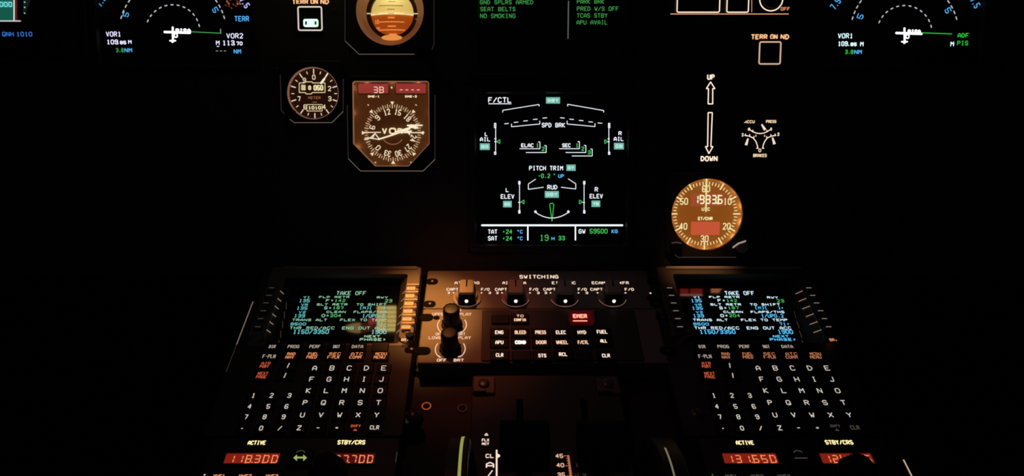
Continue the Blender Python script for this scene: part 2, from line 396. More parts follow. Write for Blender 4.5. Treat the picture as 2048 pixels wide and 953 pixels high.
g.build_each('white_line', glow('tape_white', (205, 205, 205), 1.0), t.scr)
g = t.g(ZS); g.text('QNH', 4.5, 73, 27, 63.5, 1.5).text('1010', 33, 73, 64, 63.5, 1.6); g.build_each('pressure_setting', N_blue, t.scr)

def nav(cx, cy, r, label, left):
    t = display(cx+3, -30, 'navigation_display', label, None, half=159); D = cx-345
    g = t.g(ZS); dashes(g, cx, cy, r, 156, 14, 12); 
    dashes(g, cx, cy, 2*r-2, 164, 16, 24, 2.4, 6.0)
    g.build_each('range_arc', glow('arc_white', (190, 190, 195), 1.0), t.scr)
    g = t.g(ZS)
    if left: g.text('VOR1', 212, 73.5, 242, 63, 1.7).text('109', 213.5, 89, 236, 79, 2.0).text('.85', 233, 89, 252.5, 81.5, 2.0).text('M', 256.5, 88, 263, 80, 1.8).text('VOR2', 453, 77, 486, 66.5, 1.7).text('113', 445, 91, 469, 80.5, 2.0).text('.70', 466, 91, 485, 83, 1.9).text('M', 432, 90.5, 439, 81, 1.7).line([(434, 93), (438, 93)])
    else: g.text('VOR1', 1675.5, 77, 1706.5, 66.5, 1.7).text('109', 1675.5, 92.5, 1696, 82.5, 2.0).text('.85', 1694, 92.5, 1714, 85, 2.1).text('M', 1720, 93, 1727.5, 83.5, 1.8).text('M', 1900.5, 93, 1908.5, 83, 1.8)
    g.build_each('white_text', glow('text_violet_white', (225, 222, 250), 1.2) if left else glow('text_cyan_white', (215, 245, 252), 1.25), t.scr)
    g = t.g(ZS)
    k = t.k
    if left: g.text('TERR', 469, 43, 498, 32, 1.8).text('NM', 249, 105, 264, 96, 1.7).text('NM', 467.5, 107.5, 482, 98.5, 1.7).rtext('5', 251.8, 29, 8, 10, 68, 1.7).rtext('5', 430.5, 20, 8, 10, -62, 1.7).rtext('7.5', 202, 3, 19, 11, 58, 1.7)
    else: g.text('NM', 1708, 108.5, 1724, 99.5, 1.8).rtext('5', 1720.5, 33, 8, 11, 68, 1.8).rtext('5', 1896, 21, 8, 11, -62, 1.8).rtext('7.5', 1671, 8, 20, 12, 55, 1.8).rtext('7.5', 1950, 5, 20, 12, -55, 1.8)
    g.build_each('cyan_text', N_cyan, t.scr)
    g = t.g(ZS)
    if left: g.text('3.8', 232, 105, 247, 96, 1.6).line([(382, 63.5), (441, 66.5)], 1.8)
    else: g.text('3.8', 1690, 108.5, 1707, 99.5, 1.8).text('ADF', 1915, 75.5, 1938, 66, 1.9).text('PIS', 1914, 91, 1937, 81.5, 1.7).line([(1839, 65.6), (1903.5, 67.8)], 1.9)
    g.build_each('green_text', N_grd if left else glow('green_vivid', (40, 190, 50), 1.0), t.scr)
    g = t.g(ZS+.0002)
    g.line([(cx, cy-10), (cx+.5, cy+20)], 4).line([(cx-17, cy), (cx+20, cy+1)], 4.6).line([(cx-6, cy+17.5), (cx+6, cy+17.5)], 3).line([(cx, cy+21), (cx-3, cy+17)], 3)
    g.text('PISA', cx+6, cy+3.5, cx+(36 if left else 33), cy-7, 2.4).line([(cx+4, cy+1), (cx+35, cy+2)], 4).rtext('O', cx+6, cy+7, 6, 7, 0, 2.2)
    g.build('aircraft_symbol', W_hot, t.scr)
    if left:
        g = t.g(ZS); g.line([(441, 58), (441.5, 67)], 1.8); 
        for x in (434, 442, 450): g.line([(x-2, 102), (x+2, 102)], 1.4)
        g.build_each('grey_mark', W_dim, t.scr)
        rnd = random.Random(4); g = t.g(ZS); g2 = t.g(ZS+.0001)
        for i in range(150):
            x, y = rnd.uniform(438, 484), rnd.uniform(-60, 24)
            if (x-445)*.62+3 < y-4 and y > 5 and x < 470: continue
            if y > 20-(x-455)**2*.02: continue
            (g if i % 3 else g2).line([(x-1, y-1), (x+1, y+1.2)], 3.2)
        g.build('terrain_red', glow('terrain_red', (105, 45, 28), .9), t.scr); g2.build('terrain_amber', glow('terrain_amber', (175, 100, 70), .9), t.scr)
        g = t.g(ZS+.0002); g.rtext('7.5', 489, 5, 20, 11, -55, 2.2); g.build('pale_text', glow('text_violet', (180, 185, 250), 1.1), t.scr)
    return t
nav(345.4, 64, 54.5, 'left navigation display with white plane symbol, red terrain patch and VOR2 113.70', True)
nav(1809, 66, 55, 'right navigation display with white plane symbol and green ADF PIS text', False)

# upper engine display
t = display(1103, -20, 'engine_warning_display', 'upper centre screen cropped to two columns of green memo lines, SEAT BELTS and NO SMOKING')
g = t.g(ZS)
for s_, x0, x1, yb, yt in (('GND SPLRS ARMED', 960, 1066.5, 8.7, .3), ('SEAT BELTS', 960.5, 1031, 22.6, 13.8), ('NO SMOKING', 960.5, 1031, 36.3, 27.3),
                           ('PARK BRK', 1153.7, 1208.5, 7.4, -1), ('PRED W/S OFF', 1153.7, 1237.5, 21.8, 13), ('TCAS STBY', 1153.5, 1215, 35.5, 26.6), ('APU AVAIL', 1153, 1215, 49.2, 40.2)):
    g.text(s_, x0, yb, x1, yt, 1.25)
g.build_each('memo_line', N_grd, t.scr)
g = t.g(ZS); g.line([(1137, 2), (1136, 77)], 2.4); g.build('divider_line', glow('divider_grey', (95, 100, 100), .9), t.scr)

# lower system display: flight control page
t = display(1103, 340, 'system_display', 'lower centre screen with a white flight control diagram headed F/CTL', half=153)
q = lambda X, Y: (920+X/2.889, 170+Y/2.889)
def L(g, pts, w=1.7): g.line([q(*a) for a in pts], w)
def T(g, s_, X0, Yb, X1, Yt, w=1.6): g.text(s_, *q(X0, Yb), *q(X1, Yt), w)
g = t.g(ZS)
T(g, 'F/CTL', 163, 103, 297, 71, 1.9); L(g, [(165, 109), (296, 109)], 1.6)
for pts in ([(247, 158), (247, 147), (457, 113), (457, 123)], [(622, 123), (622, 112), (830, 148), (830, 158)], [(298, 226), (298, 242), (461, 226), (461, 208)], [(619, 208), (619, 226), (780, 241), (780, 223)],
            [(206, 222), (206, 402)], [(860, 222), (860, 402)], [(344, 558), (344, 742)], [(717, 558), (717, 742)],
            [(345, 369), (462, 369), (462, 330), (452, 330)], [(382, 391), (498, 391), (498, 351), (488, 351)], [(574, 369), (690, 369), (690, 328), (680, 328)], [(611, 391), (727, 391), (727, 350), (717, 350)], [(647, 411), (764, 411), (764, 371), (754, 371)],
            [(437, 545), (395, 573), (395, 604), (482, 592)], [(625, 543), (669, 572), (669, 602), (585, 592)]): L(g, pts, 1.45)
for X0, Y in ((257, 224), (312, 216), (367, 208), (423, 199), (478, 191), (580, 191), (633, 199), (688, 206), (743, 214), (797, 221)):
    d = -2 if X0 < 540 else 2; L(g, [(X0, Y-d/2), (X0+24, Y+d/2)], 1.5)
for X, s_ in ((203, -1), (862, 1)):
    for a, b in ((222, 248), (388, 402)): L(g, [(X-4, a), (X+4, a), (X+4, b), (X-4, b), (X-4, a)], 1.6)
for X in (343, 718):
    for a, b in ((558, 574), (726, 742)): L(g, [(X-4, a), (X+4, a), (X+4, b), (X-4, b), (X-4, a)], 1.6)
for X, Y in ((206, 312), (206, 328), (860, 312), (860, 328), (344, 680), (717, 680)): L(g, [(X-7, Y), (X+4, Y)], 1.6)
L(g, [(430+202*i/16, 733+37*(1-((i-8)/8.0)**2)) for i in range(17)], 1.7)
for X in (436, 626): L(g, [(X-6, 733), (X, 727), (X+6, 733), (X, 740), (X-6, 733)], 1.7)
L(g, [(125, 812), (940, 812)], 4.2); L(g, [(392, 812), (392, 898)], 3.0); L(g, [(667, 812), (667, 898)], 3.0)
for a in (('SPD BRK', 472, 246, 608, 219), ('L', 143, 297, 159, 273), ('AIL', 115, 327, 175, 302), ('R', 915, 292, 935, 268), ('AIL', 888, 325, 946, 300), ('ELAC', 353, 361, 426, 338), ('SEC', 590, 361, 640, 338),
          ('PITCH TRIM', 399, 495, 596, 468), ('RUD', 504, 605, 563, 578), ('L', 264, 620, 282, 596), ('ELEV', 235, 659, 314, 632), ('R', 778, 618, 798, 591), ('ELEV', 749, 657, 826, 630),
          ('TAT', 161, 862, 216, 836), ('SAT', 161, 901, 216, 874), ('GW', 685, 860, 725, 834)): T(g, *a, 1.65)
g.build_each('white_symbol', W_scr, t.scr)
for s_, X0, Y0, X1, Y1 in (('GBY', 497, 71, 578, 108), ('BG', 115, 338, 172, 376), ('GB', 890, 335, 947, 373), ('GY', 615, 461, 668, 497), ('GBY', 490, 614, 571, 653), ('BG', 249, 671, 299, 708), ('YB', 760, 669, 810, 706)):
    g = t.g(ZS); g.rect(*q(X0, Y0), *q(X1, Y1)); bx = g.build('hydraulic_box', N_mint)
    g = t.g(ZS+.0002); T(g, s_, X0+8, Y1-9, X1-8, Y0+9, 1.5); g.build('box_letters', N_mintx, bx)
g = t.g(ZS)
for s_, X0, Yb, X1, Yt in (('1', 440, 361, 455, 337), ('2', 471, 382, 490, 358), ('1', 668, 361, 686, 337), ('2', 700, 381, 718, 357), ('3', 737, 402, 756, 378), ('-0.2', 450, 539, 521, 513), ('o', 538, 533, 552, 512), ('+24', 244, 862, 302, 836), ('+24', 244, 901, 302, 875), ('59500', 749, 860, 853, 832), ('19', 461, 902, 512, 866), ('33', 568, 899, 607, 873)): T(g, s_, X0, Yb, X1, Yt, 1.6)
for X, d in ((212, 1), (854, -1), (352, 1), (708, -1)):
    Y = 328 if X in (212, 854) else 677
    L(g, [(X, Y), (X+18*d, Y-11), (X+18*d, Y+11), (X, Y)], 1.6)
L(g, [(518, 692), (524, 685), (536, 685), (542, 692), (532, 786), (518, 692)], 1.6); L(g, [(530, 760), (531, 788)], 1.6)
g.build_each('green_symbol', N_grn, t.scr)
g = t.g(ZS); T(g, 'UP', 567, 538, 601, 516, 1.6); T(g, 'oC', 328, 860, 363, 838, 1.6); T(g, 'oC', 328, 899, 363, 877, 1.6); T(g, 'H', 528, 899, 547, 878, 1.7); T(g, 'KG', 875, 858, 912, 836, 1.7)
g.build_each('cyan_unit', N_cyan, t.scr)

# ------------------------------------------------------------------ push buttons and lit legends
def terr_button(x0, y0, x1, y1, tx0, ty0, tx1, ty1, label, on):
    cx, cy = (x0+x1)/2, (y0+y1)/2
    t = Thing(PANEL, cx, cy, 'push_button_switch', label, 'push button'); k = t.k
    h = (x1-x0)/2*k
    t.part('housing', MB().ring(rrect(-h-.002, -h-.002, h+.002, h+.002, .002), rrect(-h+.002, -h+.002, h-.002, h-.002, .001), .0002, .003, .0008), M_bezel)
    t.part('button_cap', MB().prism(rrect(-h+.0024, -h+.0024, h-.0024, h-.0024, .001), .0002, .0024, .0006), M_key)
    g = t.g(.0032); g.frame(x0+1.5, y0+1.5, x1-1.5, y1-1.5, 3.0, 3); g.build('lit_border', glow('button_border', (228, 210, 200), 1.0) if on else glow('button_border_amber', (225, 185, 155), .9))
    g = t.g(.0006); g.text('TERR', tx0, ty1, tx0+(tx1-tx0)*.435, ty0, 2.2).text('ON', tx0+(tx1-tx0)*.50, ty1, tx0+(tx1-tx0)*.70, ty0, 2.2).text('ND', tx0+(tx1-tx0)*.77, ty1, tx1, ty0, 2.2)
    g.build('legend', L_amber)
    if on:
        a, b = t.p(607, 54, .0026), t.p(636.5, 38, .0026)
        win = t.part('on_window', MB().prism(rrect(a[0], a[1], b[0], b[1], 4*k), .0024, .0028), glow('on_light', (205, 255, 220), 1.4, sampled=True))
        g = t.g(.0030)
        for x in (612, 631): g.poly([(x-2.1, 42.5), (x+2.1, 42.5), (x+2.1, 49.5), (x-2.1, 49.5)])
        g.build('window_mask', glow('mask_green', (20, 70, 45), .8), win)
        t.lamp(a[0]*.5+b[0]*.5, a[1]*.5+b[1]*.5, .006, .00035, (.2, 1, .5))
terr_button(595.7, 12.2, 644.4, 62, 584.3, -2, 657.8, 8.5, 'square TERR ON ND push button with its green light on', True)
terr_button(1516.5, 82.5, 1563.5, 129.5, 1502, 68.5, 1578.5, 79, 'square TERR ON ND push button, unlit and empty inside', False)

t = Thing(PANEL, 1460, -5, 'brake_control_panel', 'lit box outlines and a ring marked OFF over an amber line', 'control panel'); k = t.k
a, b = t.p(1336, 33), t.p(1584, -45)
t.part('faceplate', MB().prism(rrect(a[0], a[1], b[0], b[1], .003), .0002, .0016, .0005), M_bezel)
for nm, x0, x1 in (('indicator_window', 1353, 1442), ('selector_button', 1452.5, 1500)):
    a, b = t.p(x0+2, 23, .0018), t.p(x1-2, -40, .0018)
    w_ = t.part(nm, MB().prism(rrect(a[0], a[1], b[0], b[1], .001), .0016, .0030, .0005), M_key)
    g = t.g(.0032); g.frame(x0+1, -42, x1-1, 24.5, 2.2, 3); g.build('lit_border', L_white, w_)
c = t.p(1542.5, -2, .0018)
rk = t.part('rotary_switch', MB().lathe([(19*k, .0016), (19*k, .006), (17*k, .008)], 32, *c), M_knob, smooth=True)
g = t.g(.0018); g.larc(c[0], c[1], 23*k, 0, 360, 2.3*k, 48); g.build('lit_ring', L_white)
g = t.g(.0018); g.text('OFF', 1561, 21.5, 1580, 14, 1.7); g.build('legend', glow('legend_dim_amber', (225, 140, 100), .9))
g = t.g(.0018); g.line([(1341, 28), (1577, 28)], 1.8); g.line([(1503.5, 24), (1503.5, -30)], 1.2); g.build('lit_line', glow('line_amber', (235, 170, 120), .95))

t = Thing(PANEL, 1419, 235, 'landing_gear_placard', 'tall lit placard of outlined UP and DOWN arrows above the round clock', 'placard')
a, b = t.p(1393, 330), t.p(1443, 142)
t.part('plate', MB().prism(rrect(a[0], a[1], b[0], b[1], .003), .0002, .0012, .0004), M_bezel)
g = t.g(.0014)
g.line([(1421.2, 164), (1412.8, 177.4), (1417, 177.4), (1416.3, 208), (1425.4, 208), (1425.4, 177.4), (1429.8, 177.4), (1421.2, 164)], 2.2)
g.build('up_arrow', L_white)
g = t.g(.0014); g.line([(1416.3, 225.5), (1415.3, 293.5), (1411, 293.5), (1417.8, 307.5), (1425.8, 293.5), (1421.8, 293.5), (1424.6, 225.5), (1416.3, 225.5)], 2.2)
g.build('down_arrow', L_white)
g = t.g(.0014); g.text('UP', 1414, 160, 1429.5, 148.7, 2.5).text('DOWN', 1401, 323, 1435.5, 312.2, 2.4); g.build_each('legend', L_white)

t = Thing(PANEL, 1520, 275, 'brake_pressure_gauge', 'small triple brake pressure gauge lettered ACCU PRESS and BRAKES', 'gauge'); k = t.k
c = (0, 0); h = 52*k
t.part('bezel', MB().ring(rrect(-h, -h, h, h, .006), circ(45*k), .0002, .003, .001), M_bezel, smooth=True)
t.part('dial', MB().prism(circ(46*k), .0002, .0006), M_black)
qb = lambda X, Y: (1300+X/2.723, Y/2.723)
g = t.g(.0008)
g.line([qb(545+108*i/10, 708+20*(1-((i-5)/5.0)**2)) for i in range(11)], 1.9)
for X, Y in ((540, 705), (560, 716), (636, 716), (658, 705)): g.line([qb(X, Y-7), qb(X, Y+4)], 1.8)
for m in (1, -1):
    mx = lambda X: 600+(X-600)*m if m == 1 else 1200-X+1
    g.line([qb(mx(X), Y) for X, Y in ((515, 738), (540, 742), (562, 752), (576, 770), (584, 790), (587, 808))], 2.0)
    for X, Y in ((520, 735), (543, 738), (566, 748), (577, 742)): g.line([qb(mx(X), Y-6), qb(mx(X), Y+3)], 1.6)
    g.line([qb(mx(580), 808), qb(mx(590), 808)], 2)
g.build('scale_marks', L_white)
g = t.g(.0008)
g.text('ACCU', *qb(513, 672), *qb(571, 655), 1.5).text('PRESS', *qb(631, 671), *qb(689, 654), 1.5).text('BRAKES', *qb(561, 857), *qb(637, 838), 1.6).text('0', *qb(590, 830), *qb(606, 810), 1.7).text('3', *qb(498, 745), *qb(510, 725), 1.7).text('3', *qb(692, 742), *qb(705, 722), 1.7).text('0', *qb(533, 713), *qb(546, 696), 1.6).text('4', *qb(652, 714), *qb(666, 694), 1.6)
g.build('lettering', glow('legend_pale', (250, 215, 175), 1.1))
for p0, p1 in (((608, 678), (627, 708)), ((534, 755), (523, 791)), ((667, 750), (678, 786))):
    a, b = t.p(*qb(*p0), .0012), t.p(*qb(*p1), .0012)
    if p0[0] == 608: a, b = a, b
    d = Vector(b)-Vector(a); n_ = Vector((-d.y, d.x)).normalized()*2.4*k
    mb = MB().prism([tuple(Vector(a)-n_*.55), tuple(Vector(b)-n_*1.1), tuple(Vector(b)+n_*1.1), tuple(Vector(a)+n_*.55)], .0010, .0014)
    t.part('needle', mb, glow('needle_white', (250, 225, 200), 1.1))
t.part('cover_glass', MB().prism(circ(45.5*k), .0018, .0022), M_glass)

# ------------------------------------------------------------------ round instruments
def octo(t, pts, z=0.0): return [t.p(x, y, z) for x, y in pts]
def ccw(p): return p if sum(p[i-1][0]*p[i][1]-p[i][0]*p[i-1][1] for i in range(len(p))) > 0 else p[::-1]

# standby horizon
t = Thing(PANEL, 780, 22, 'standby_horizon', 'round standby horizon with pale sky and orange ground ball, cut by the top edge', 'attitude indicator'); k = t.k
out = ccw(octo(t, [(689, 82), (717, 109), (846, 109), (868.5, 88), (868.5, -44), (845, -66), (714, -66), (689, -42)]))
t.part('bezel', MB().ring(out, circ(68*k, 72), .0002, .003, .001, circ(68*k, 72), -.002), M_bezel)
t.part('casing', MB().lathe([(83.5*k, -.05), (83.5*k, -.002), (79*k, -.002), (79*k, -.047), (60*k, -.047)], 48), M_black, smooth=True)
t.part('lens_ring', MB().ring(circ(78*k, 72), circ(66.5*k, 72), -.003, -.0028, 0, circ(52*k, 72), -.014), paint('horizon_ring_brown', (.62, .34, .2), .5), smooth=True)
t.part('painted_lens_light', MB().ring(circ(68.2*k, 72), circ(66.6*k, 72), -.0019, -.0014), glow('horizon_edge', (140, 92, 70), .8, base=(.4, .25, .18)))  # rim highlight painted in as a glowing ring
t.part('mask', MB().ring(circ(60*k, 64), circ(44*k, 64), -.020, -.0145), paint('mask_dark_brown', (.05, .015, .008), .7))
RB = .034; rb = 47*k; ZB = lambda x, y: -.034-.0105 + math.sqrt(max(RB*RB-x*x-y*y, 1e-8))
yh = t.p(780, 27, -.012)[1]
def ball(y0, y1):
    mb = MB(); ny, nx = 16, 24; vs = []
    for j in range(ny+1):
        y = y0+(y1-y0)*j/ny; hw = math.sqrt(max(rb*rb-y*y, 1e-9))
        for i in range(nx+1):
            x = -hw+2*hw*i/nx; vs.append((x, y, ZB(x, y)))
    return mb.add(vs, [(j*(nx+1)+i, j*(nx+1)+i+1, (j+1)*(nx+1)+i+1, (j+1)*(nx+1)+i) for j in range(ny) for i in range(nx)])
b1 = t.part('sky_ball', ball(yh, rb), glow('sky_cream', (235, 205, 110), .8, base=(.85, .74, .42)), smooth=True)
b2 = t.part('ground_ball', ball(-rb, yh), glow('ground_orange', (165, 72, 14), .85, base=(.55, .2, .04)), smooth=True)
zb = lambda d: (lambda x, y: ZB(x, y)+d)
qh = lambda X, Y: (670+X/7.33, Y/7.33)
PZ = -.0105
class GB(G):
    def P(s, q_): return s.t.p(q_[0], q_[1], PZ)
def GBm(d): return GB(t, zb(d))
g = GBm(.0003)
for Y, X0, X1 in ((258, 775, 870), (316, 648, 1005), (378, 770, 885), (427, 655, 1010), (487, 780, 890)):
    for i in range(4): g.line([qh(X0+(X1-X0)*i/4, Y), qh(X0+(X1-X0)*(i+1)/4, Y)], 2.0 if X1-X0 > 200 else 2.6)
g.text('10', *qh(565, 340), *qh(635, 280), 1.5).text('20', *qh(575, 445), *qh(645, 385), 1.5)
g.build('pitch_marks', glow('pitch_mark_orange', (255, 150, 85), .9, base=(.7, .4, .2)), b2)
g = GBm(.0003)
for Y, X0, X1 in ((135, 765, 870), (78, 640, 995), (15, 780, 880), (-45, 640, 995)):
    for i in range(4): g.line([qh(X0+(X1-X0)*i/4, Y), qh(X0+(X1-X0)*(i+1)/4, Y)], 1.4)
g.build('pitch_marks', paint('pitch_mark_dark', (.25, .17, .06), .7), b1)
g = GBm(.0012)
n = 10
for i in range(n): g.line([qh(500+650*i/n, 200), qh(500+650*(i+1)/n, 200)], 3.4)
g.build('horizon_line', glow('horizon_cream', (255, 235, 170), 1.0, base=(.9, .85, .7)))
mb = MB()
for x0, x1, y in ((466, 640, 198), (1010, 1215, 200)):
    a, b = t.p(*qh(x0, y+8), -.008), t.p(*qh(x1, y-8), -.008); mb.box(a[0], a[1], -.0088, b[0], b[1], -.0076, .0003)
t.part('aircraft_bars', mb, glow('bar_cream', (245, 220, 160), .7, base=(.9, .85, .6)))
a, b = t.p(*qh(770, 212), -.008), t.p(*qh(870, 185), -.008)
t.part('centre_marker', MB().prism([(a[0], a[1]+.0008), ((a[0]+b[0])/2, a[1]), (b[0], a[1]+.0008), (b[0], b[1]), (a[0], b[1])], -.0088, -.0078), glow('bar_cream', (245, 220, 160), .7))
a = t.p(*qh(832, 552), -.010)
t.part('slip_indicator', MB().prism([(a[0]+21*k*math.cos(2*PI*i/32), a[1]+5.6*k*math.sin(2*PI*i/32)) for i in range(32)], -.0105, -.0098, .0002), glow('slip_orange', (255, 165, 80), .8, base=(.8, .5, .2)))
a, b = t.p(*qh(1165, 262), -.004), t.p(*qh(1240, 250), -.004)
t.part('index_bar', MB().box(a[0], a[1], -.0146, b[0], b[1], -.0138), glow('index_dim', (190, 140, 110), .5))
for i in range(10):
    an = 2*PI*(i+.5)/10; t.lamp(73.5*k*math.cos(an), 73.5*k*math.sin(an), -.0021-.0002, .0016, (1, .62, .35), .0008)
t.lamp(0, 52*k, -.004, .010, (1, .8, .5), .002)
t.part('cover_glass', MB().prism(circ(69*k, 64), -.0012, -.0008), M_glass)
pull = t.p(845, 106, .004); 
t.part('cage_knob', MB().lathe([(6*k, .003), (6*k, .008), (11*k, .009), (11*k, .0135), (9*k, .015)], 24, *pull), M_knob, smooth=True)
g = t.g(.0031); g.line([(690, 82), (718, 108.6), (829, 108.6)], 1.2); g.build('painted_edge_light', E_edge)
g = t.g(.0031); g.line([(690, 0), (690, 81)], 1.1).line([(868, 0), (868, 88), (864, 99)], 1.1); g.build('painted_edge_light', E_dim)

# standby altimeter
t = Thing(PANEL, 627, 187, 'standby_altimeter', 'round black altimeter with a drum counter, white ticks and a 1010 window', 'altimeter'); k = t.k
out = ccw(octo(t, [(560, 128), (562, 222), (587, 246), (664.6, 246), (687, 223), (687, 128), (680, 122), (567, 122)]))
t.part('bezel', MB().ring(out, circ(51.5*k, 64), .0002, .003, .001, circ(51.5*k, 64), -.002), M_bezel)
t.part('casing', MB().lathe([(57.5*k, -.04), (57.5*k, -.002), (56*k, -.002), (56*k, -.038), (20*k, -.038)], 40), M_black, smooth=True)
dl = t.part('dial', MB().prism(circ(53*k, 64), -.0045, -.0035), glow('altimeter_dial', (34, 13, 6), .9, base=(.035, .012, .007)))
t.part('lens_ring', MB().ring(circ(52.2*k, 64), circ(50*k, 64), -.0034, .0022, .0004), glow('painted_lens_light', (135, 92, 72), .85, base=(.4, .25, .18)), smooth=True)  # light in the lens rim put into its emission
g = t.g(-.0033)
for n in range(20):
    if n == 2: continue
    an = math.radians(90-18*n); r0, r1 = ((40, 48.5) if n % 2 == 0 else (41.5, 45.5)); r0 -= 1
    g.lline([(r*k*math.cos(an), r*k*math.sin(an)) for r in (r0, r1)], (2.2 if n % 2 == 0 else 1.7)*k)
g.build('scale_marks', glow('altimeter_white', (250, 228, 190), 1.0), dl)
g = t.g(-.0033)
for n in (0, 2, 3, 4, 6, 7, 9):
    an = math.radians(90-36*n); x, y = 32.5*k*math.cos(an), 32.5*k*math.sin(an)
    if n in (4, 6): y -= 0
    g.ltext(str(n), x-2.6*k, y-4.2*k, x+2.6*k, y+4.2*k, 1.7*k)
g.build('numerals', glow('altimeter_white', (250, 228, 190), 1.0), dl)
qa = lambda X, Y: (540+X/3.972, 120+Y/3.972)
g = t.g(-.0033); g.line([qa(232, 183), qa(272, 183), qa(275, 174), qa(335, 174), qa(337, 183), qa(437, 183), qa(437, 259), qa(335, 259), qa(330, 270), qa(285, 270), qa(282, 259), qa(232, 259), qa(232, 183)], 1.7)
g.line([qa(293, 355), qa(414, 355), qa(414, 406), qa(293, 406), qa(293, 355)], 1.5)
g.build('counter_frames', glow('counter_yellow', (250, 225, 165), .9), dl)
g = t.g(-.0033); g.text('0', *qa(303, 240), *qa(327, 203), 2.6).text('050', *qa(345, 245), *qa(424, 198), 3.0).text('1010', *qa(303, 395), *qa(406, 366), 2.0)
g.rect(*qa(248, 198), *qa(282, 240)); g.build('counter_digits', glow('counter_white', (255, 235, 185), 1.0), dl)
g = t.g(-.0032)
for i in range(3): g.line([qa(250, 208+13*i), qa(280, 200+13*i)], 1.0)
g.build('drum_stripes', paint('stripe_brown', (.05, .02, .01), .7), dl)
g = t.g(-.0033); g.text('METER', *qa(303, 312), *qa(402, 290), 1.2).text('hPA', *qa(336, 343), *qa(372, 331), .9); g.build('lettering', glow('altimeter_amber', (165, 105, 70), .8), dl)
g = t.g(-.0018); a, b = qa(404, 187), qa(459, 106)
g.line([a, qa(432, 150)], 4.6).line([qa(428, 156), b], 2.6); g.build('needle', glow('needle_cream', (255, 240, 205), 1.1))
for i in range(6):
    an = math.radians(130+40*i); t.lamp(53.5*k*math.cos(an), 53.5*k*math.sin(an), -.0022, .00022, (1, .5, .25), .0006)
t.part('cover_glass', MB().prism(circ(51*k, 64), .0010, .0013), M_glass)
kc = t.p(585, 226, .006)
t.part('setting_knob', MB().lathe([(6*k, .003), (6*k, .008), (5*k, .0095), (2*k, .0098)], 20, *kc), M_knob, smooth=True)
g = t.g(.0031); g.line([(580, 239), (588, 245.4), (664, 245.4), (686.4, 223)], 1.3); g.build('painted_edge_light', E_edge)
g = t.g(.0031); g.line([(560.5, 150), (562.6, 221), (569, 228)], 1.1).line([(686.4, 158), (686.4, 221)], 1.1); g.build('painted_edge_light', E_dim)

# dual distance / radio magnetic indicator
t = Thing(PANEL, 783.5, 250, 'radio_magnetic_indicator', 'square bearing indicator with compass card, VOR needles and two red distance windows', 'bearing indicator'); k = t.k
out = ccw(octo(t, [(693, 160), (696, 317.6), (720.5, 343), (846.6, 343), (870.5, 319), (870.5, 160), (862, 152), (701, 152)]))
win = ccw(octo(t, [(705.5, 166), (707, 288), (751, 333), (818, 333), (859.5, 288), (858.5, 166), (855, 162.5), (709, 162.5)]))
t.part('bezel', MB().ring(out, win, .0002, .003, .001, win, -.002), M_bezel)
t.part('window_edge', MB().ring(win, inset(win, .0007), -.0018, .0024, .0003), glow('painted_window_edge_light', (150, 105, 80), .75, base=(.4, .3, .2)))  # light along the glass edge put into its emission
mb = MB(); big = inset(win, -.0022); mb.ring(inset(win, -.0034), big, -.05, -.0021); t.part('casing', mb, M_black)
dl = t.part('dial', MB().prism(big, -.0070, -.0060), glow('rmi_dial', (72, 36, 12), .85, base=(.26, .15, .07)))
# card
cc = t.p(785.5, 266, -.0055)
card = t.part('compass_card', MB().prism(circ(48*k, 64, *cc), -.0060, -.0054), glow('rmi_card', (62, 28, 8), .8, base=(.16, .08, .03)))
Lr = glow('rmi_cream', (255, 232, 190), 1.05)
g = t.g(-.0052)
for n in range(72):
    an = math.radians(90-5*n); r0, r1 = (49, 57.5) if n % 2 == 0 else (51, 56)
    g.lline([(cc[0]+r*k*math.cos(an), cc[1]+r*k*math.sin(an)) for r in (r0, r1)], (1.5 if n % 2 == 0 else 1.1)*k)
g.build('degree_marks', glow('rmi_cream_soft', (245, 215, 170), .9), card)
g = t.g(-.0052)
for n, s_ in ((0, '0'), (6, '6'), (9, '9'), (12, '12'), (15, '15'), (18, '18'), (24, '24'), (27, '27'), (30, '30'), (33, '33')):
    th = n*10-135; an = math.radians(90-th); x, y = cc[0]+42.5*k*math.cos(an), cc[1]+42.5*k*math.sin(an); wd = 6.0 if len(s_) == 1 else 12
    g.ltext(s_, x-wd*k/2, y-5*k, x+wd*k/2, y+5*k, 1.8*k, -th)
g.build('numerals', Lr, card)
g = t.g(-.0052)
for i in range(8):
    th = math.radians(90-45*i); R_ = 62*k; rr = 5*k if i != 4 else 5.5*k
    ex, ey = math.cos(th), math.sin(th); x, y = cc[0]+R_*ex, cc[1]+R_*ey
    g.lpoly([(x-ey*rr*.75, y+ex*rr*.75), (x-ex*rr*1.3, y-ey*rr*1.3), (x+ey*rr*.75, y-ex*rr*.75)][::-1] if False else [(x+ey*rr*.75, y-ex*rr*.75), (x-ey*rr*.75, y+ex*rr*.75), (x-ex*rr*1.3, y-ey*rr*1.3)])
for X, Y in ((780, 358), (1160, 358), (838, 815), (1120, 815)): g.line([qa(X-4, Y-2), qa(X+4, Y+2)], 1.8)
g.build('index_triangles', Lr, dl)
g = t.g(-.0021); g.text('V', *qa(890, 590), *qa(930, 540), 3.0).text('O', *qa(945, 592), *qa(1003, 538), 3.4).text('R', *qa(1012, 590), *qa(1052, 542), 3.0)
g.build_each('lettering', Lr, card)
g = t.g(-.0052); g.larc(cc[0], cc[1], 23*k, 215, 325, 1.5*k); g.build('arc_mark', glow('rmi_arc', (190, 120, 80), .8), card)
g = t.g(-.0036)
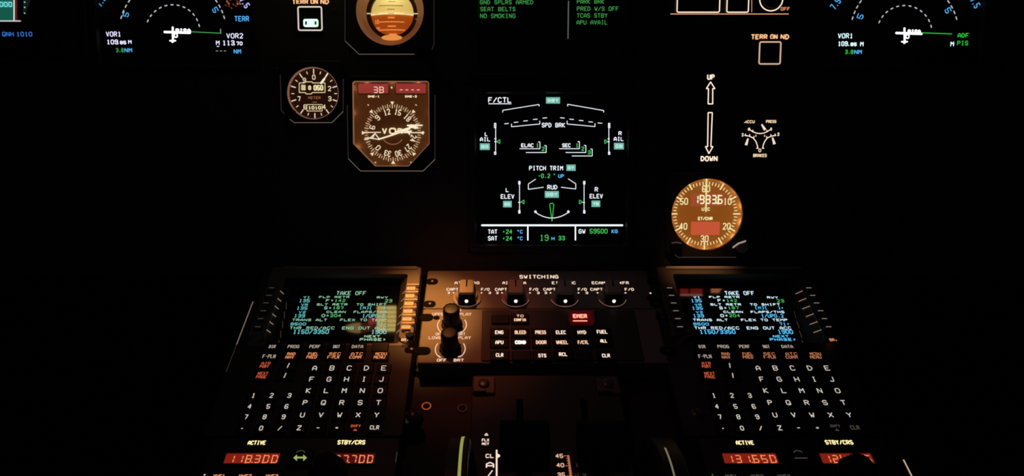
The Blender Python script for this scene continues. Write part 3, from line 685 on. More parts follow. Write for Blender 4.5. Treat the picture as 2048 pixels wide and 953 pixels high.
g.line([qa(750, 632), qa(800, 620)], 2.4).line([qa(860, 632), qa(975, 596), qa(1110, 548)], 3.2).line([qa(795, 622), qa(835, 585), qa(870, 632), qa(795, 622)], 2.0).line([qa(990, 575), qa(1150, 528)], 3.4).line([qa(1090, 520), qa(1210, 520)], 3.0).line([qa(1090, 520), qa(1160, 545)], 3.2).line([qa(1120, 515), qa(1175, 540)], 3.0)
g.build('double_needle', glow('needle_cream', (255, 240, 205), 1.1))
g = t.g(-.0042); g.line([qa(745, 576), qa(880, 576)], 1.7).line([qa(830, 590), qa(815, 620)], 2).line([qa(1040, 578), qa(1225, 578)], 2.0).line([qa(1090, 560), qa(1110, 595)], 2.6).line([qa(1070, 575), qa(1125, 565)], 3.2)
g.build('single_needle', glow('needle_cream', (255, 240, 205), 1.1))
a = t.p(*qa(975, 566), -.003)
t.part('hub', MB().lathe([(4.2*k, -.0052), (4.2*k, -.003), (2.4*k, -.0024)], 24, *a), paint('hub_brown', (.2, .1, .04), .4), smooth=True)
for nm, X0, X1, dg in (('distance_window', 702, 940, '38'), ('distance_window', 1000, 1238, '----')):
    a, b = t.p(*qa(X0, 266), -.005), t.p(*qa(X1, 188), -.005)
    wn = t.part(nm, MB().prism(rrect(a[0], a[1], b[0], b[1], .0008), -.0060, -.0050), glow('distance_red', (150, 54, 48), 1.0, base=(.2, .03, .02)))
    t.part('window_frame', MB().ring(rrect(a[0]-.001, a[1]-.001, b[0]+.001, b[1]+.001, .001), rrect(a[0], a[1], b[0], b[1], .0008), -.0060, -.0044, .0003, c=((a[0]+b[0])/2, (a[1]+b[1])/2), n=24), paint('frame_brown', (.35, .2, .12), .5), wn)
    g = t.g(-.0048)
    if dg == '38': g.seg7('38', *qa(825, 260), *qa(900, 216), 2.0)
    else:
        for X in (1042, 1087, 1133, 1178): g.line([qa(X-10, 238), qa(X+10, 238)], 1.7)
    g.build('digits', glow('distance_digit', (255, 205, 180), 1.0), wn)
g = t.g(-.0058); g.text('DME-1', *qa(778, 300), *qa(870, 281), 1.5).text('DME-2', *qa(1073, 300), *qa(1167, 281), 1.5).line([qa(965, 215), qa(968, 225)], 3); g.build('lettering', Lr, dl)
for X, Y, e in ((666, 230, .0007), (666, 420, .0007), (700, 690, .0010), (820, 835, .0009), (990, 852, .0012), (1130, 835, .0009), (1262, 690, .0008), (1276, 420, .0005), (1276, 230, .0006), (770, 172, .0014), (970, 172, .0012), (1170, 172, .0014)):
    x, y = t.p(*qa(X, Y), -.003); s_ = 1.03; t.lamp(x*1.02, y*1.02, -.0030, e*.55, (1, .52, .26), .0006)
t.part('cover_glass', MB().prism(inset(win, .0003), .0006, .0009), M_glass)
g = t.g(.0031); g.line([(696.5, 317.6), (721, 342.3), (846.4, 342.3), (870, 319)], 1.4); g.build('painted_edge_light', E_edge)
g = t.g(.0031); g.line([(694.5, 210), (696.5, 317)], 1.1).line([(870, 190), (870, 318)], 1.2); g.build('painted_edge_light', E_dim)

# clock
t = Thing(PANEL, 1413.5, 429, 'panel_clock', 'round amber-lit clock with a vertical hand and two red windows', 'clock'); k = t.k
out = ccw(octo(t, [(1329, 500), (1345, 515.5), (1480, 515.5), (1503, 500), (1503, 358), (1490, 345), (1342, 345), (1329, 358)]))
t.part('bezel', MB().ring(out, circ(72.5*k, 80), .0002, .003, .001, circ(72.5*k, 80), -.002), M_bezel)
t.part('casing', MB().lathe([(81*k, -.04), (81*k, -.002), (80*k, -.002), (80*k, -.038), (20*k, -.038)], 48), M_black, smooth=True)
dl = t.part('dial', MB().prism(circ(79*k, 80), -.0068, -.0058), glow('clock_dial', (132, 70, 18), .95, base=(.5, .3, .12)))
t.part('lens_ring', MB().ring(circ(74*k, 72), circ(71.2*k, 72), -.0015, .0025, .0006), paint('clock_rim', (.20, .12, .09), .45), smooth=True)
Lc = glow('clock_cream', (255, 240, 175), 1.05)
g = t.g(-.0056)
for n in range(60):
    an = math.radians(90-6*n); M5 = n % 5 == 0; r0, r1 = (56.5, 70) if M5 else (58.5, 64.5)
    g.lline([(r*k*math.cos(an), r*k*math.sin(an)) for r in (r0, r1)], (2.9 if M5 else 1.7)*k)
g.build('minute_marks', Lc, dl)
g = t.g(-.0056)
for n, s_ in ((0, '60'), (10, '10'), (20, '20'), (30, '30'), (40, '40'), (50, '50')):
    an = math.radians(90-6*n); x, y = 50.5*k*math.cos(an), 50.5*k*math.sin(an)
    g.ltext(s_, x-7.2*k, y-6*k, x+7.2*k, y+6*k, 2.0*k)
qc = lambda X, Y: (1300+X/4.5375, 330+Y/4.5375)
g.text('UTC', *qc(468, 418), *qc(546, 387), 1.6).text('ET/CHR', *qc(434, 504), *qc(570, 472), 1.8)
g.build('numerals', Lc, dl)
for nm, X0, Y0, X1, Y1, m in (('time_window', 372, 260, 680, 374, glow('clock_window', (176, 84, 52), .85)), ('elapsed_window', 372, 517, 634, 636, glow('clock_window_bright', (222, 96, 62), .85))):
    a, b = t.p(*qc(X0, Y1), -.0053), t.p(*qc(X1, Y0), -.0053)
    wn = t.part(nm, MB().prism(rrect(a[0], a[1], b[0], b[1], .0006), -.0058, -.0053), m)
    if nm == 'time_window':
        g = t.g(-.0051); g.seg7('1983.6', *qc(400, 350), *qc(655, 280), 2.9); g.build('digits', glow('clock_digit', (255, 244, 190), 1.15), wn)
g = t.g(-.0035); g.line([qc(513, 126), qc(508, 424)], 3.4); g.build('hand', glow('clock_hand', (250, 240, 165), 1.0))
for i in range(14):
    an = 2*PI*(i+.5)/14; t.lamp(76*k*math.cos(an), 76*k*math.sin(an), -.0022, .0011*(1.5 if i in (9, 10, 12, 13, 0) else 1), (1, .58, .24), .0006)
t.part('cover_glass', MB().prism(circ(72*k, 64), .0004, .0007), M_glass)
for X, Y, lab in ((235, 745, 'dark round clock button'), (830, 745, 'dark round clock button')):
    a = t.p(*qc(X, Y), .003)
    t.part('push_knob', MB().lathe([(12*k, .003), (12*k, .007), (10.5*k, .0085), (4*k, .009)], 28, *a), M_knobcap if X > 500 else M_knob, smooth=True)
g = t.g(.0031); g.line([qc(225, 815), qc(255, 840), qc(780, 840)], 1.4); g.build('painted_edge_light', E_dim)
g = t.g(.0092); g.line([qc(752, 752), qc(800, 715), qc(868, 692)], 3.6); g.build('painted_glint', glow('knob_glint', (185, 165, 150), .75))  # glints on the two buttons, drawn as emissive lines
g = t.g(.0092); g.line([qc(198, 712), qc(230, 704), qc(285, 712)], 2.0); g.build('painted_glint', glow('knob_glint_dim', (95, 75, 70), .7))

# ------------------------------------------------------------------ pedestal body
DK = -.026                                  # deck level under the units' faceplates
t = Thing(PED, 1108, 700, 'center_pedestal', 'dark sloping pedestal deck carrying the keyboards, radio panels and thrust levers', 'pedestal')
ul, ur = PED.at(505, 604)[0]-.006, PED.at(505, 604)[0]+DSHIFT+.158+.006
vt, vb = .151, -.30
deckw = [(ul-t.c[0], vb-t.c[1]), (ur-t.c[0], vb-t.c[1]), (ur-t.c[0], vt-t.c[1]), (ul-t.c[0], vt-t.c[1])]
t.part('deck', MB().prism(deckw, DK-.02, DK), M_ped)
# body down to the floor: drop vertical walls from the deck outline
fw = [PED.world(x+t.c[0], y+t.c[1], DK-.021) for x, y in inset(deckw, .004)]
inv = t.o.matrix_world.inverted()
bot = [tuple(inv @ Vector((p.x, p.y, .001))) for p in fw]; top = [tuple(inv @ p) for p in fw]
t.part('body', MB().loft([bot, top]), M_ped)

# ------------------------------------------------------------------ the two computer keyboards with screens
KEYS = [('DIR', 537, 697, 552.5, 690.5, 'k'), ('PROG', 574.5, 697, 599.5, 690.5, 'k'), ('PERF', 618, 697, 641.5, 690.5, 'k'), ('INIT', 664.5, 697, 680.5, 690.5, 'k'), ('DATA', 703, 697, 727, 690.5, 'k'),
        ('F-PLN', 524, 717, 552.5, 709.5, 'k'), ('RAD NAV', 570, 718, 592, 705.5, 'o'), ('FUEL PRED', 612, 718, 638, 705.5, 'o'), ('SEC F-PLN', 654, 718, 682.5, 705.5, 'o'), ('ATC COMM', 698, 718, 726.5, 705.5, 'o'), ('MCDU MENU', 747, 718, 774, 705.5, 'o'),
        ('AIR PORT', 518.5, 736.5, 542, 724.5, 'r'), ('NEXT PAGE', 511, 757.5, 537.5, 744.5, 'r')]
ROWY = [736.8, 759.1, 782, 806, 830.6, 856.5]
LET = ['ABCDE', 'FGHIJ', 'KLMNO', 'PQRST', 'UVWXY', 'Z-+']
def mcdu(shift, label, right):
    t = Thing(PED, 671, 720, 'flight_computer_keyboard', label, 'flight computer', 'flight computer keyboards on the pedestal', shift=shift); k = t.k
    ZF = -.0026
    u0, u1 = t.p(505, 604, ZF)[0], t.p(839.5, 590, ZF)[0]; v0, v1 = t.p(671, 873, ZF)[1], t.p(671, 541, ZF)[1]
    # the screen lies deep in the unit and leans a little towards the crew
    S = Tilted(t, 690, 640, t.p(690, 692, -.021)[1], -.021, 8.0)
    ZT = .0032
    wl, wr = t.p(560, 582, ZT)[0], t.p(811, 583, ZT)[0]; wb, wt = t.p(690, 688, ZF)[1], t.p(690, 548.5, ZT)[1]
    sl, sr = S.p(576, 582)[0], S.p(800, 583)[0]; st, sb = S.p(690, 551)[1], S.p(690, 692)[1]
    inn = rrect(wl, wb, wr, wt, .003); fr = rrect(wl-.0165, wb-.003, u1-.0010, v1-.0004, .003); low = rrect(sl, sb, sr, st, .002)
    cx, cy = (wl+wr)/2, (wb+wt)/2
    t.part('faceplate', MB().ring(rrect(u0, v0, u1, v1, .003), inset(inn, -.0012), DK+.0002, ZF, .0008, c=(cx, cy)), M_unit)
    rg = MB().ring(fr, inn, ZF+.0001, ZT, .0010, c=(cx, cy)); rg.v = [(x, y, min(z, ZF+.0004) if y < wb+.0035 else z) for x, y, z in rg.v]
    t.part('screen_frame', rg, M_plate if not right else paint('screen_frame_shaded', (.042, .038, .036), .6, noise=.1))  # lamp-lit and shaded copies of one frame colour
    A_ = [2*PI*i/72 for i in range(72)]; lc = ((sl+sr)/2, (sb+st)/2)
    A_ = sorted(A_ + [math.atan2(y-cy, x-cx) % (2*PI) for x, y in inn])
    tp_ = [(x, y, (ZT-.0012) if y > wb+.0035 else ZF-.0002) for x, y in sample(inset(inn, -.0004), A_, (cx, cy))]
    sx, sy = (sr-sl)/(wr-wl), (st-sb)/(wt-wb)
    lw_ = [tuple(S.L @ Vector((lc[0]+(x-cx)*sx, lc[1]+(y-cy)*sy, .0001))) for x, y in sample(inn, A_, (cx, cy))]
    t.part('screen_surround', MB().loft([tp_, lw_], caps=(False, False)), paint('surround_dark', (.045, .040, .039), .65, spec=.2))
    t.part('top_ridge', MB().prism(rrect(wl-.006, v1-.0058, u1-.005, v1-.0012, .002), ZT+.0001, ZT+.0018, .0010), paint('ridge_grey', (.28, .25, .23), .5))
    scn = S.part('screen', MB().box(sl-.0012, sb-.0012, -.0015, sr+.0012, st+.0012, 0), M_mscreen)
    # line select keys with dashes, marks on the sloping walls, ridges between keys
    rows = [576.5, 591.5, 606.8, 622.3, 638, 654.3]; ZK = ZT+.003
    wallmarks = MB()
    for i, y in enumerate(rows):
        for side, xa in ((-1, 543.5-(y-576)*.36), (1, 822-(y-576)*.125)):
            a = t.p(xa, y, ZK)
            ky = t.part('line_select_key', MB().prism(rrect(a[0]-.0046, a[1]-.0026, a[0]+.0046, a[1]+.0026, .0006), ZT+.0001, ZK, .0007), M_lsk_lit if side == 1 and not right else M_bezelg)
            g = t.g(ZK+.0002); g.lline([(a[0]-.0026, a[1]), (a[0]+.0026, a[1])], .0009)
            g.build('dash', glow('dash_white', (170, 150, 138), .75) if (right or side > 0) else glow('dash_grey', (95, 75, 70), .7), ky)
            if side == 1:
                t.part('key_ridge', MB().box(a[0]-.0046, a[1]+.0044, ZT+.0001, a[0]+.0082, a[1]+.0058, ZK+.0008, .0003), M_lsk_lit if not right else M_bezelg)
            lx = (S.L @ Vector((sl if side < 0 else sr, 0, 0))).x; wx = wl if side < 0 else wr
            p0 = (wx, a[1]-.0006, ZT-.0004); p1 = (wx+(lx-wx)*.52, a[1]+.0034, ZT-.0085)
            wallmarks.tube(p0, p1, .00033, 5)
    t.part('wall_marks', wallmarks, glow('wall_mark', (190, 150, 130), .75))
    a = t.p(820, 671, .006)
    bk = t.part('brightness_knob', MB().lathe([(.0042, ZT+.0001), (.0042, .0062), (.0034, .0072)], 24, *a), M_knob, smooth=True)
    g = t.g(ZT+.0002); g.text('BRT', 802, 683, 818, 677.5, 1.3); g.build('brightness_legend', L_orange if right else L_amber)
    # screen text
    qm = lambda X, Y: (560+X/7.94, 570+Y/7.94)
    Wt, Gt, Ct = (glow('mcdu_white', (205, 238, 250), 1.25), glow('mcdu_green', (70, 190, 95), 1.0), glow('mcdu_cyan', (85, 190, 245), 1.2)) if right else (glow('mcdu_mint', (155, 215, 180), .9), glow('mcdu_green_soft', (85, 190, 110), .95), glow('mcdu_teal', (105, 200, 205), 1.0))
    gs = {c: S.g(.0002) for c in 'wgc'}
    for c, s_, X0, Yb, X1, Yt, w_ in (('w', 'TAKE OFF', 890, 165, 1372, 102, 1.5), ('w', 'V1', 368, 212, 482, 180, 1.15), ('w', 'FLP RETR', 615, 212, 1105, 180, 1.2), ('w', 'RWY', 1535, 220, 1715, 185, 1.2),
            ('c', '135', 298, 280, 482, 226, 1.4), ('w', 'F=', 725, 272, 860, 228, 1.3), ('g', '142', 862, 275, 1042, 228, 1.3), ('g', '23', 1662, 282, 1785, 230, 1.3),
            ('c', 'VR', 330, 336, 448, 300, 1.15), ('w', 'SLT RETR', 580, 332, 1075, 296, 1.25), ('w', 'TO SHIFT', 1210, 334, 1692, 296, 1.25),
            ('c', '135', 258, 398, 444, 345, 1.4), ('w', 'S=', 695, 392, 828, 345, 1.4), ('g', '187', 832, 390, 1015, 345, 1.4), ('c', '[M][   ]*', 1262, 392, 1725, 345, 1.2),
            ('c', 'V2', 292, 454, 412, 418, 1.15), ('w', 'CLEAN', 732, 450, 1048, 414, 1.25), ('w', 'FLAPS/THS', 1165, 452, 1705, 414, 1.25),
            ('c', '139', 218, 522, 404, 466, 1.4), ('w', 'O=', 655, 515, 790, 466, 1.5), ('g', '204', 792, 515, 975, 466, 1.45), ('c', '1/UP0.2', 1302, 524, 1665, 466, 1.4),
            ('w', 'TRANS ALT', 188, 580, 750, 540, 1.25), ('w', 'FLEX TO TEMP', 950, 580, 1695, 540, 1.25), ('c', '9500', 160, 648, 418, 602, 1.35), ('c', '71*', 1530, 648, 1700, 600, 1.3),
            ('w', 'THR RED/ACC', 148, 710, 872, 664, 1.25), ('w', 'ENG OUT ACC', 980, 712, 1695, 664, 1.3), ('c', '1150/3350', 200, 782, 785, 712, 1.75), ('c', '1900', 1445, 782, 1696, 714, 1.75),
            ('c' if right else 'w', 'NEXT', 1335, 840, 1592, 800, 1.4), ('c' if right else 'w', 'PHASE>', 1262, 893, 1690, 848, 1.5)):
        gs[c].text(s_, *qm(X0, Yb), *qm(X1, Yt), w_)
    gs['w'].build_each('white_text', Wt, scn); gs['g'].build_each('green_text', Gt, scn); gs['c'].build_each('cyan_text', Ct, scn)
    # keyboard
    def key(x, y, hw, hh): 
        a = t.p(x, y, -.0004)
        return t.part('key', MB().prism(rrect(a[0]-hw, a[1]-hh, a[0]+hw, a[1]+hh, .0011, 3), ZF, -.0004, .0006), M_key)
    mk = {'k': glow('legend_key_dim', (200, 185, 168), .85), 'o': L_orange if not right else glow('legend_orange_dim', (215, 135, 95), .85), 'r': glow('legend_red_orange', (225, 100, 68), .8)}
    def lg(ky, fn, m):
        g = t.g(-.0002); fn(g); g.build('legend', m, ky)
    for s_, x0, yb, x1, yt, m in KEYS:
        ky = key((x0+x1)/2, (yb+yt)/2+.3, .0082, .0060)
        if ' ' in s_:
            a, b = s_.split(); ym = (yb+yt)/2
            lg(ky, lambda g: g.text(a, x0+3.5, ym-.3, x1, yt, 1.25).text(b, x0, yb, x1-3.5, ym+.3, 1.25), mk[m])
        else: lg(ky, lambda g: g.text(s_, x0, yb, x1, yt, 1.3), mk[m])
    key(760, 694, .0082, .0060)
    for x, y, d in ((576.5, 731.5, 1), (570, 751.5, -1)):
        ky = key(x, y, .0082, .0060)
        lg(ky, lambda g: g.line([(x-2.0, y+4.5), (x+2.2, y-4.5)], 2.4), mk['k'])
    for r, row in enumerate(LET):
        y = ROWY[r]; cols = {0: (629.5, 767.6), 1: (623.3, 762.8), 2: (616.7, 760.5), 3: (610.2, 757), 4: (604.9, 753.3), 5: (598.3, 749)}[r]
        for i, ch in enumerate(row):
            x = cols[0]+(cols[1]-cols[0])*i/4; ky = key(x, y, .0068, .0056)
            h = 5.0; wd = 5.0 if ch not in 'IJ' else 4
            if ch in '-+': lg(ky, lambda g: g.rtext(ch, x, y, 9, 9, 0, 1.9), L_key)
            else: lg(ky, lambda g: g.text(ch if ch != 'I' else 'I', x-wd-1, y+h, x+wd+1, y-h, 1.9), L_key)
    x = 711; ky = key(x, 856, .0068, .0056); lg(ky, lambda g: g.text('OVFY', x-10, 855.5, x+11, 850, 1.3).text('^', x-5, 862.5, x+4, 857, 1.4), mk['r'] if not right else L_faint)
    x = 749; ky = key(x, 856, .0068, .0056); lg(ky, lambda g: g.text('CLR', x-10, 860, x+10, 851.5, 1.6), L_key if not right else L_faint)
    for row, y, xs in (('123', 791.7, (506.9, 542.8, 578.5)), ('456', 813.7, (498.9, 536.3, 572.8)), ('789', 834.5, (492, 529, 566.9)), ('.0/', 857.2, (484, 522, 559.5))):
        for ch, x in zip(row, xs):
            a = t.p(x, y, -.0004); ky = t.part('round_key', MB().lathe([(.0062, ZF), (.0062, -.0009), (.0056, -.0004)], 24, *a), M_key, smooth=True)
            if ch == '.': lg(ky, lambda g: g.line([(x-.8, y+1), (x+.8, y)], 2.6), L_key)
            else: lg(ky, lambda g: g.text(ch, x-5, y+4.8, x+5.6, y-4.8, 1.8), L_key)
    # fasteners along the unit's side
    for x, y in ((833, 554), (821, 700), (508, 596)):
        a = t.p(x, y, -.002); f_ = t.part('fastener', MB().prism(rrect(a[0]-.006, a[1]-.0042, a[0]+.006, a[1]+.0042, .0041, 5), ZF, -.0019, .0003), M_black)
        link('screw', MB().lathe([(.0019, -.0019), (.0019, -.0013), (.0014, -.0010)], 14, a[0]+.001, a[1]+.0008), paint('screw_dark', (.10, .09, .08), .35, metal=.6), f_, True)
    # light caught by the unit's edge, painted on as emissive lines
    g = t.g(ZF+.0003); xe = u0+.0006
    if right: 
        g.lline([(u1-.0008, t.p(671, 606, ZF)[1]), (u1-.0008, t.p(671, 655, ZF)[1])], .0006); g.build('painted_edge_light', glow('edge_faint', (48, 42, 48), .5))
        for x, y in ((665.5, 682),): pass
        a = t.p(838, 682, .003)
    else:
        g.lline([(xe, t.p(671, 604, ZF)[1]), (xe, t.p(671, 690, ZF)[1])], .0010); g.build('painted_edge_light', glow('edge_side', (170, 140, 125), .6))
        g = t.g(ZF+.0003); g.lline([(xe, t.p(671, 690, ZF)[1]), (xe, t.p(671, 745, ZF)[1])], .0007); g.build('painted_edge_light', glow('edge_side_dim', (70, 56, 50), .6))
    return t
mcdu(0, 'left flight computer keyboard, mint-green screen text, beside the amber-lit knob panel', False)
mcdu(DSHIFT, 'right flight computer keyboard, bluish-white screen text, below the round clock', True)

# ------------------------------------------------------------------ radio panels under the keyboards
def radio(shift, label, act, stb, right):
    t = Thing(PED, 600, 940, 'radio_tuner', label, 'radio tuner', 'radio tuners at the foot of the keyboards', shift=shift); k = t.k
    ZF = -.0026
    u0, u1 = t.p(402, 953, ZF)[0]-.001, t.p(797, 900, ZF)[0]; v1, v0 = t.p(600, 876, ZF)[1], t.p(600, 1035, ZF)[1]
    t.part('faceplate', MB().prism(rrect(u0, v0, u1, v1, .002), DK+.0002, ZF, .0008), M_unit)
    def window(x0, x1, txt, nm, red):
        a, b = t.p(x0, 929, -.0022), t.p(x1, 908, -.0022)
        w_ = t.part(nm, MB().prism(rrect(a[0], a[1], b[0], b[1], .0008), ZF, -.0022), glow('radio_window_'+red, *( ((138, 34, 18), .85) if red == 'bright' else ((84, 16, 12), .8))))
        t.part('window_frame', MB().ring(rrect(a[0]-.0012, a[1]-.0012, b[0]+.0012, b[1]+.0012, .001), rrect(a[0], a[1], b[0], b[1], .0008), ZF, -.0012, .0003, c=((a[0]+b[0])/2, (a[1]+b[1])/2), n=24), paint('radio_frame', (.06, .04, .04), .5), w_)
        g = t.g(-.0020); wd = (x1-x0); g.seg7(txt, x0+9, 926, x1-5, 912, 2.5, .56); g.build('digits', glow('radio_digit', (255, 140, 95), 1.0), w_)
    window(446.5, 561, act, 'active_window', 'bright'); window(643, 751, stb, 'standby_window', 'bright' if right else 'dark')
    g = t.g(-.0024); g.text('ACTIVE', 494.5, 890.5, 533, 882, 2.0).text('STBY/CRS', 674, 890, 731.5, 881, 2.1); g.build_each('legend', L_cream)
    a = t.p(600, 914, .001)
    ky = t.part('transfer_key', MB().prism(rrect(a[0]-.0105, a[1]-.009, a[0]+.0105, a[1]+.009, .0016), ZF, .001, .0008), M_key)
    g = t.g(.0012)
    if right: g.line([(588, 917), (613, 917)], 2.2); m = L_faint
    else:
        g.line([(592, 916), (609, 916)], 4.6).poly([(586.5, 916.5), (594, 910), (594, 923)]); g.poly([(614, 916.5), (606.5, 910), (606.5, 923)]); m = glow('arrow_lime', (165, 185, 95), .9)
    g.build('arrow_legend', m, ky)
    g = t.g(.0012); c = t.P((0, 0)) if False else t.p(601, 908, .0012); g.larc(c[0], c[1]-.001, .0040, 30, 150, .0007); g.build('arrow_arc', L_faint, ky)
    kx = (657, 950) if not right else (692, 953)
    a = t.p(kx[0], 954 if right else 951, ZF)
    kn = t.part('tuning_knob', MB().lathe([(.0155, ZF), (.0155, .004), (.0145, .006), (.0115, .0062), (.0112, .0135), (.0100, .0150), (.004, .0152)], 36, *a), M_knob, smooth=True)
    for s_, x0, x1 in (('VHF1', 425, 451), ('VHF2', 476, 504), ('VHF3', 530, 557)):
        xm = (x0+x1)/2; a = t.p(xm, 957, .001)
        ky = t.part('radio_key', MB().prism(rrect(a[0]-.0085, a[1]-.0075, a[0]+.0085, a[1]+.0075, .0015), ZF, .001, .0008), M_key)
        g = t.g(.0012); g.text(s_, x0, 957, x1, 949.5, 1.6); g.build('legend', L_orange if not right else L_faint, ky)
    g = t.g(-.0024); g.line([(408.5, 951), (410, 950)], 3.2); g.build('selection_light', L_white if not right else glow('light_green', (60, 130, 70), .8))
    if right:
        xe = t.p(402, 953, ZF)[0]; g = t.g(ZF+.0003)
        # right-hand edge of this panel
        xr = PED.at(1815, 937, -.0026)[0]-t.c[0]-shift
        t.part('side_trim', MB().box(u1+.0006, v0, DK+.0002, xr+.0016, v1-.012, ZF), M_unit)
        g.lline([(xr, t.p(600, 921, ZF)[1]), (xr, v0)], .0013); g.build('painted_edge_light', glow('edge_bright', (210, 185, 165), .85))  # light along the outer edge, painted as an emissive line
    else:
        g = t.g(ZF+.0003); g.lline([(u1-.001, t.p(600, 905, ZF)[1]), (u1-.001, t.p(600, 926, ZF)[1])], .0008); g.build('painted_edge_light', E_dim)
radio(0, 'left radio tuner with red 118.300 window and lime transfer arrow', '118.300', '127.700', False)
radio(DSHIFT, 'right radio tuner with red 131.650 window and unlit transfer arrow', '131.650', '124.775', True)

# ------------------------------------------------------------------ switching panel and system control panel
def fastener(t, x, y, w_, h_, zt, dot=True):
    a = t.p(x, y, zt); f_ = t.part('fastener', MB().prism(rrect(a[0]-w_, a[1]-h_, a[0]+w_, a[1]+h_, min(w_, h_)*.98, 5), zt-.0002, zt+.0009, .0003), M_black)
    if dot: link('screw', MB().lathe([(.0020, zt+.0009), (.0020, zt+.0015), (.0014, zt+.0019)], 14, a[0]+.0005, a[1]), paint('screw_dark', (.10, .09, .08), .35, metal=.6), f_, True)
ZF = -.0026
t = Thing(PED, 1090, 582, 'switching_panel', 'SWITCHING panel strip with four bar-handled selector knobs in a row', 'control panel'); k = t.k
u0, u1 = t.p(853, 566, ZF)[0], t.p(1322, 566, ZF)[0]; v1, v0 = t.p(1090, 541.5, ZF)[1], t.p(1090, 617.5, ZF)[1]
t.part('faceplate', MB().prism(rrect(u0, v0, u1, v1, .002), DK+.0002, ZF, .0008), M_plate)
for x, y in ((864, 564), (859, 609), (1306, 564), (1311, 609)): fastener(t, x, y, .0065, .0048, ZF)
g = t.g(ZF+.0002); g.text('SWITCHING', 1039, 557.5, 1116.5, 550.5, 1.7)
for cx, s_, x0, x1 in ((934, 'ATT HDG', 909, 959), (1031, 'AIR DATA', 1005, 1052), (1128, 'EIS DMC', 1104, 1151), (1222, 'ECAM/ND XFR', 1184, 1257)):
    g.text(s_, x0, 569, x1, 563.5, 1.25)
    g.text('CAPT', cx-41, 582, cx-17, 576.5, 1.25).text('F/O', cx+28, 582, cx+45, 576.5, 1.25)
    if cx != 1222: g.text('3', cx-39, 588.5, cx-34, 584, 1.2).text('3', cx+43, 588.5, cx+48, 584, 1.2)
    for dx in (-27, 29): g.line([(cx+dx-1, 586.5), (cx+dx+1, 586)], 3.0)
g.line([(1300, 587), (1302, 586.5)], 3.2)
g.build('legend', L_white)
kp = None
for cx in (934, 1031, 1128.5, 1224):
    c = t.p(cx, 596.5, ZF+.001)
    R0 = 28.5*k
    mb = MB().lathe([(R0, ZF), (R0, ZF+.0012), (R0*.96, ZF+.0020), (R0*.80, ZF+.0024), (R0*.70, ZF+.0062), (.001, ZF+.0064)], 40)
    bar = [[(x, y, z) for x, y in rrect(-hx, -hy, hx, hy, .0022)] for hx, hy, z in ((.0094, .0128, ZF+.004), (.0080, .0110, .0105), (.0076, .0104, .0122))]
    capr = [[(x, y, z) for x, y in rrect(-hx, -hy, hx, hy, .002)] for hx, hy, z in ((.0076, .0104, .01225), (.0074, .0102, .0148), (.0068, .0096, .0155))]
    root = t.part('selector_knob', mb, M_knobcap, smooth=True); root.location = (c[0], c[1], 0)
    link('handle', MB().loft(bar), M_knob, root); link('handle_cap', MB().loft(capr), M_knobcap, root)
    link('pointer_line', MB().box(-.0007, -.001, .0154, .0007, .0094, .0158), M_black, root)
    g = t.g(0); mb2 = MB().lathe([(.0003, .0031), (.0015, .0037), (.0019, .005), (.0015, .0063), (.0003, .0069)], 16, 0, -.0118); link('index_dot', mb2, glow('dot_white', (255, 245, 235), 1.2), root, True)
    mb3 = G(t, ZF+.0021); mb3.larc(0, 0, R0*.97, 195, 345, 1.6*k, 30); link('painted_rim_light', mb3, glow('painted_rim_light', (150, 108, 92), .7), root)  # light on the lower base rim, drawn as an emissive arc

t = Thing(PED, 1090, 675, 'system_control_panel', 'panel of small lit page keys with two round dimmer knobs and one red-lit key', 'control panel'); k = t.k
u0, u1 = t.p(842, 660, ZF)[0], t.p(1336, 660, ZF)[0]; v1, v0 = t.p(1090, 618.5, ZF)[1], t.p(1090, 726.5, ZF)[1]
t.part('faceplate', MB().prism(rrect(u0, v0, u1, v1, .002), DK+.0002, ZF, .0008), M_plate)
a, b = t.p(962, 724, ZF), t.p(1268, 622, ZF)
t.part('key_bed', MB().prism(rrect(a[0], a[1], b[0], b[1], .002), ZF, ZF+.0014, .0006), paint('key_bed_dark', (.030, .028, .031), .6))
for x, y, wv, d in ((853, 636, .0070, False), (845, 703, .0080, False), (873, 636.5, .0032, False), (1325, 636, .0070, True), (1336, 703, .0080, True)): fastener(t, x, y, wv, .0052 if wv > .004 else .0026, ZF, d)
g = t.g(ZF+.0002)
g.text('UPPER DISPLAY', 864, 632, 943, 626, 1.3).text('LOWER DISPLAY', 857, 679, 942, 673, 1.3).text('OFF', 873.5, 724, 893, 718, 1.6).text('BRT', 907, 724, 928, 718, 1.6).text('BRT', 915, 671.5, 931, 666, 1.2).text('OFF', 871, 671.5, 887, 666, 1.2).text('1', 919, 623, 924, 618.5, 1.3)
for cx, cy in ((904, 650.5), (900.5, 698.5)):
    c = t.p(cx, cy, ZF+.0002); R_ = 29.5*k
    g.larc(c[0], c[1], R_, 150, 228, 1.9*k); g.larc(c[0], c[1], R_, 30, -48, 1.9*k)
    for an, sg in ((228, 1), (-48, -1)):
        x, y = c[0]+R_*math.cos(math.radians(an)), c[1]+R_*math.sin(math.radians(an))
        g.lpoly([(x-2.5*k*sg, y+5*k), (x+1.5*k*sg-2*k, y-1.5*k), (x+3.4*k*sg, y+1.5*k)] if sg < 0 else [(x-2.5*k, y+5*k), (x-1*k, y-1*k), (x+4*k, y-1.5*k)])
g.build('legend', glow('legend_pink_white', (255, 205, 175), 1.05))
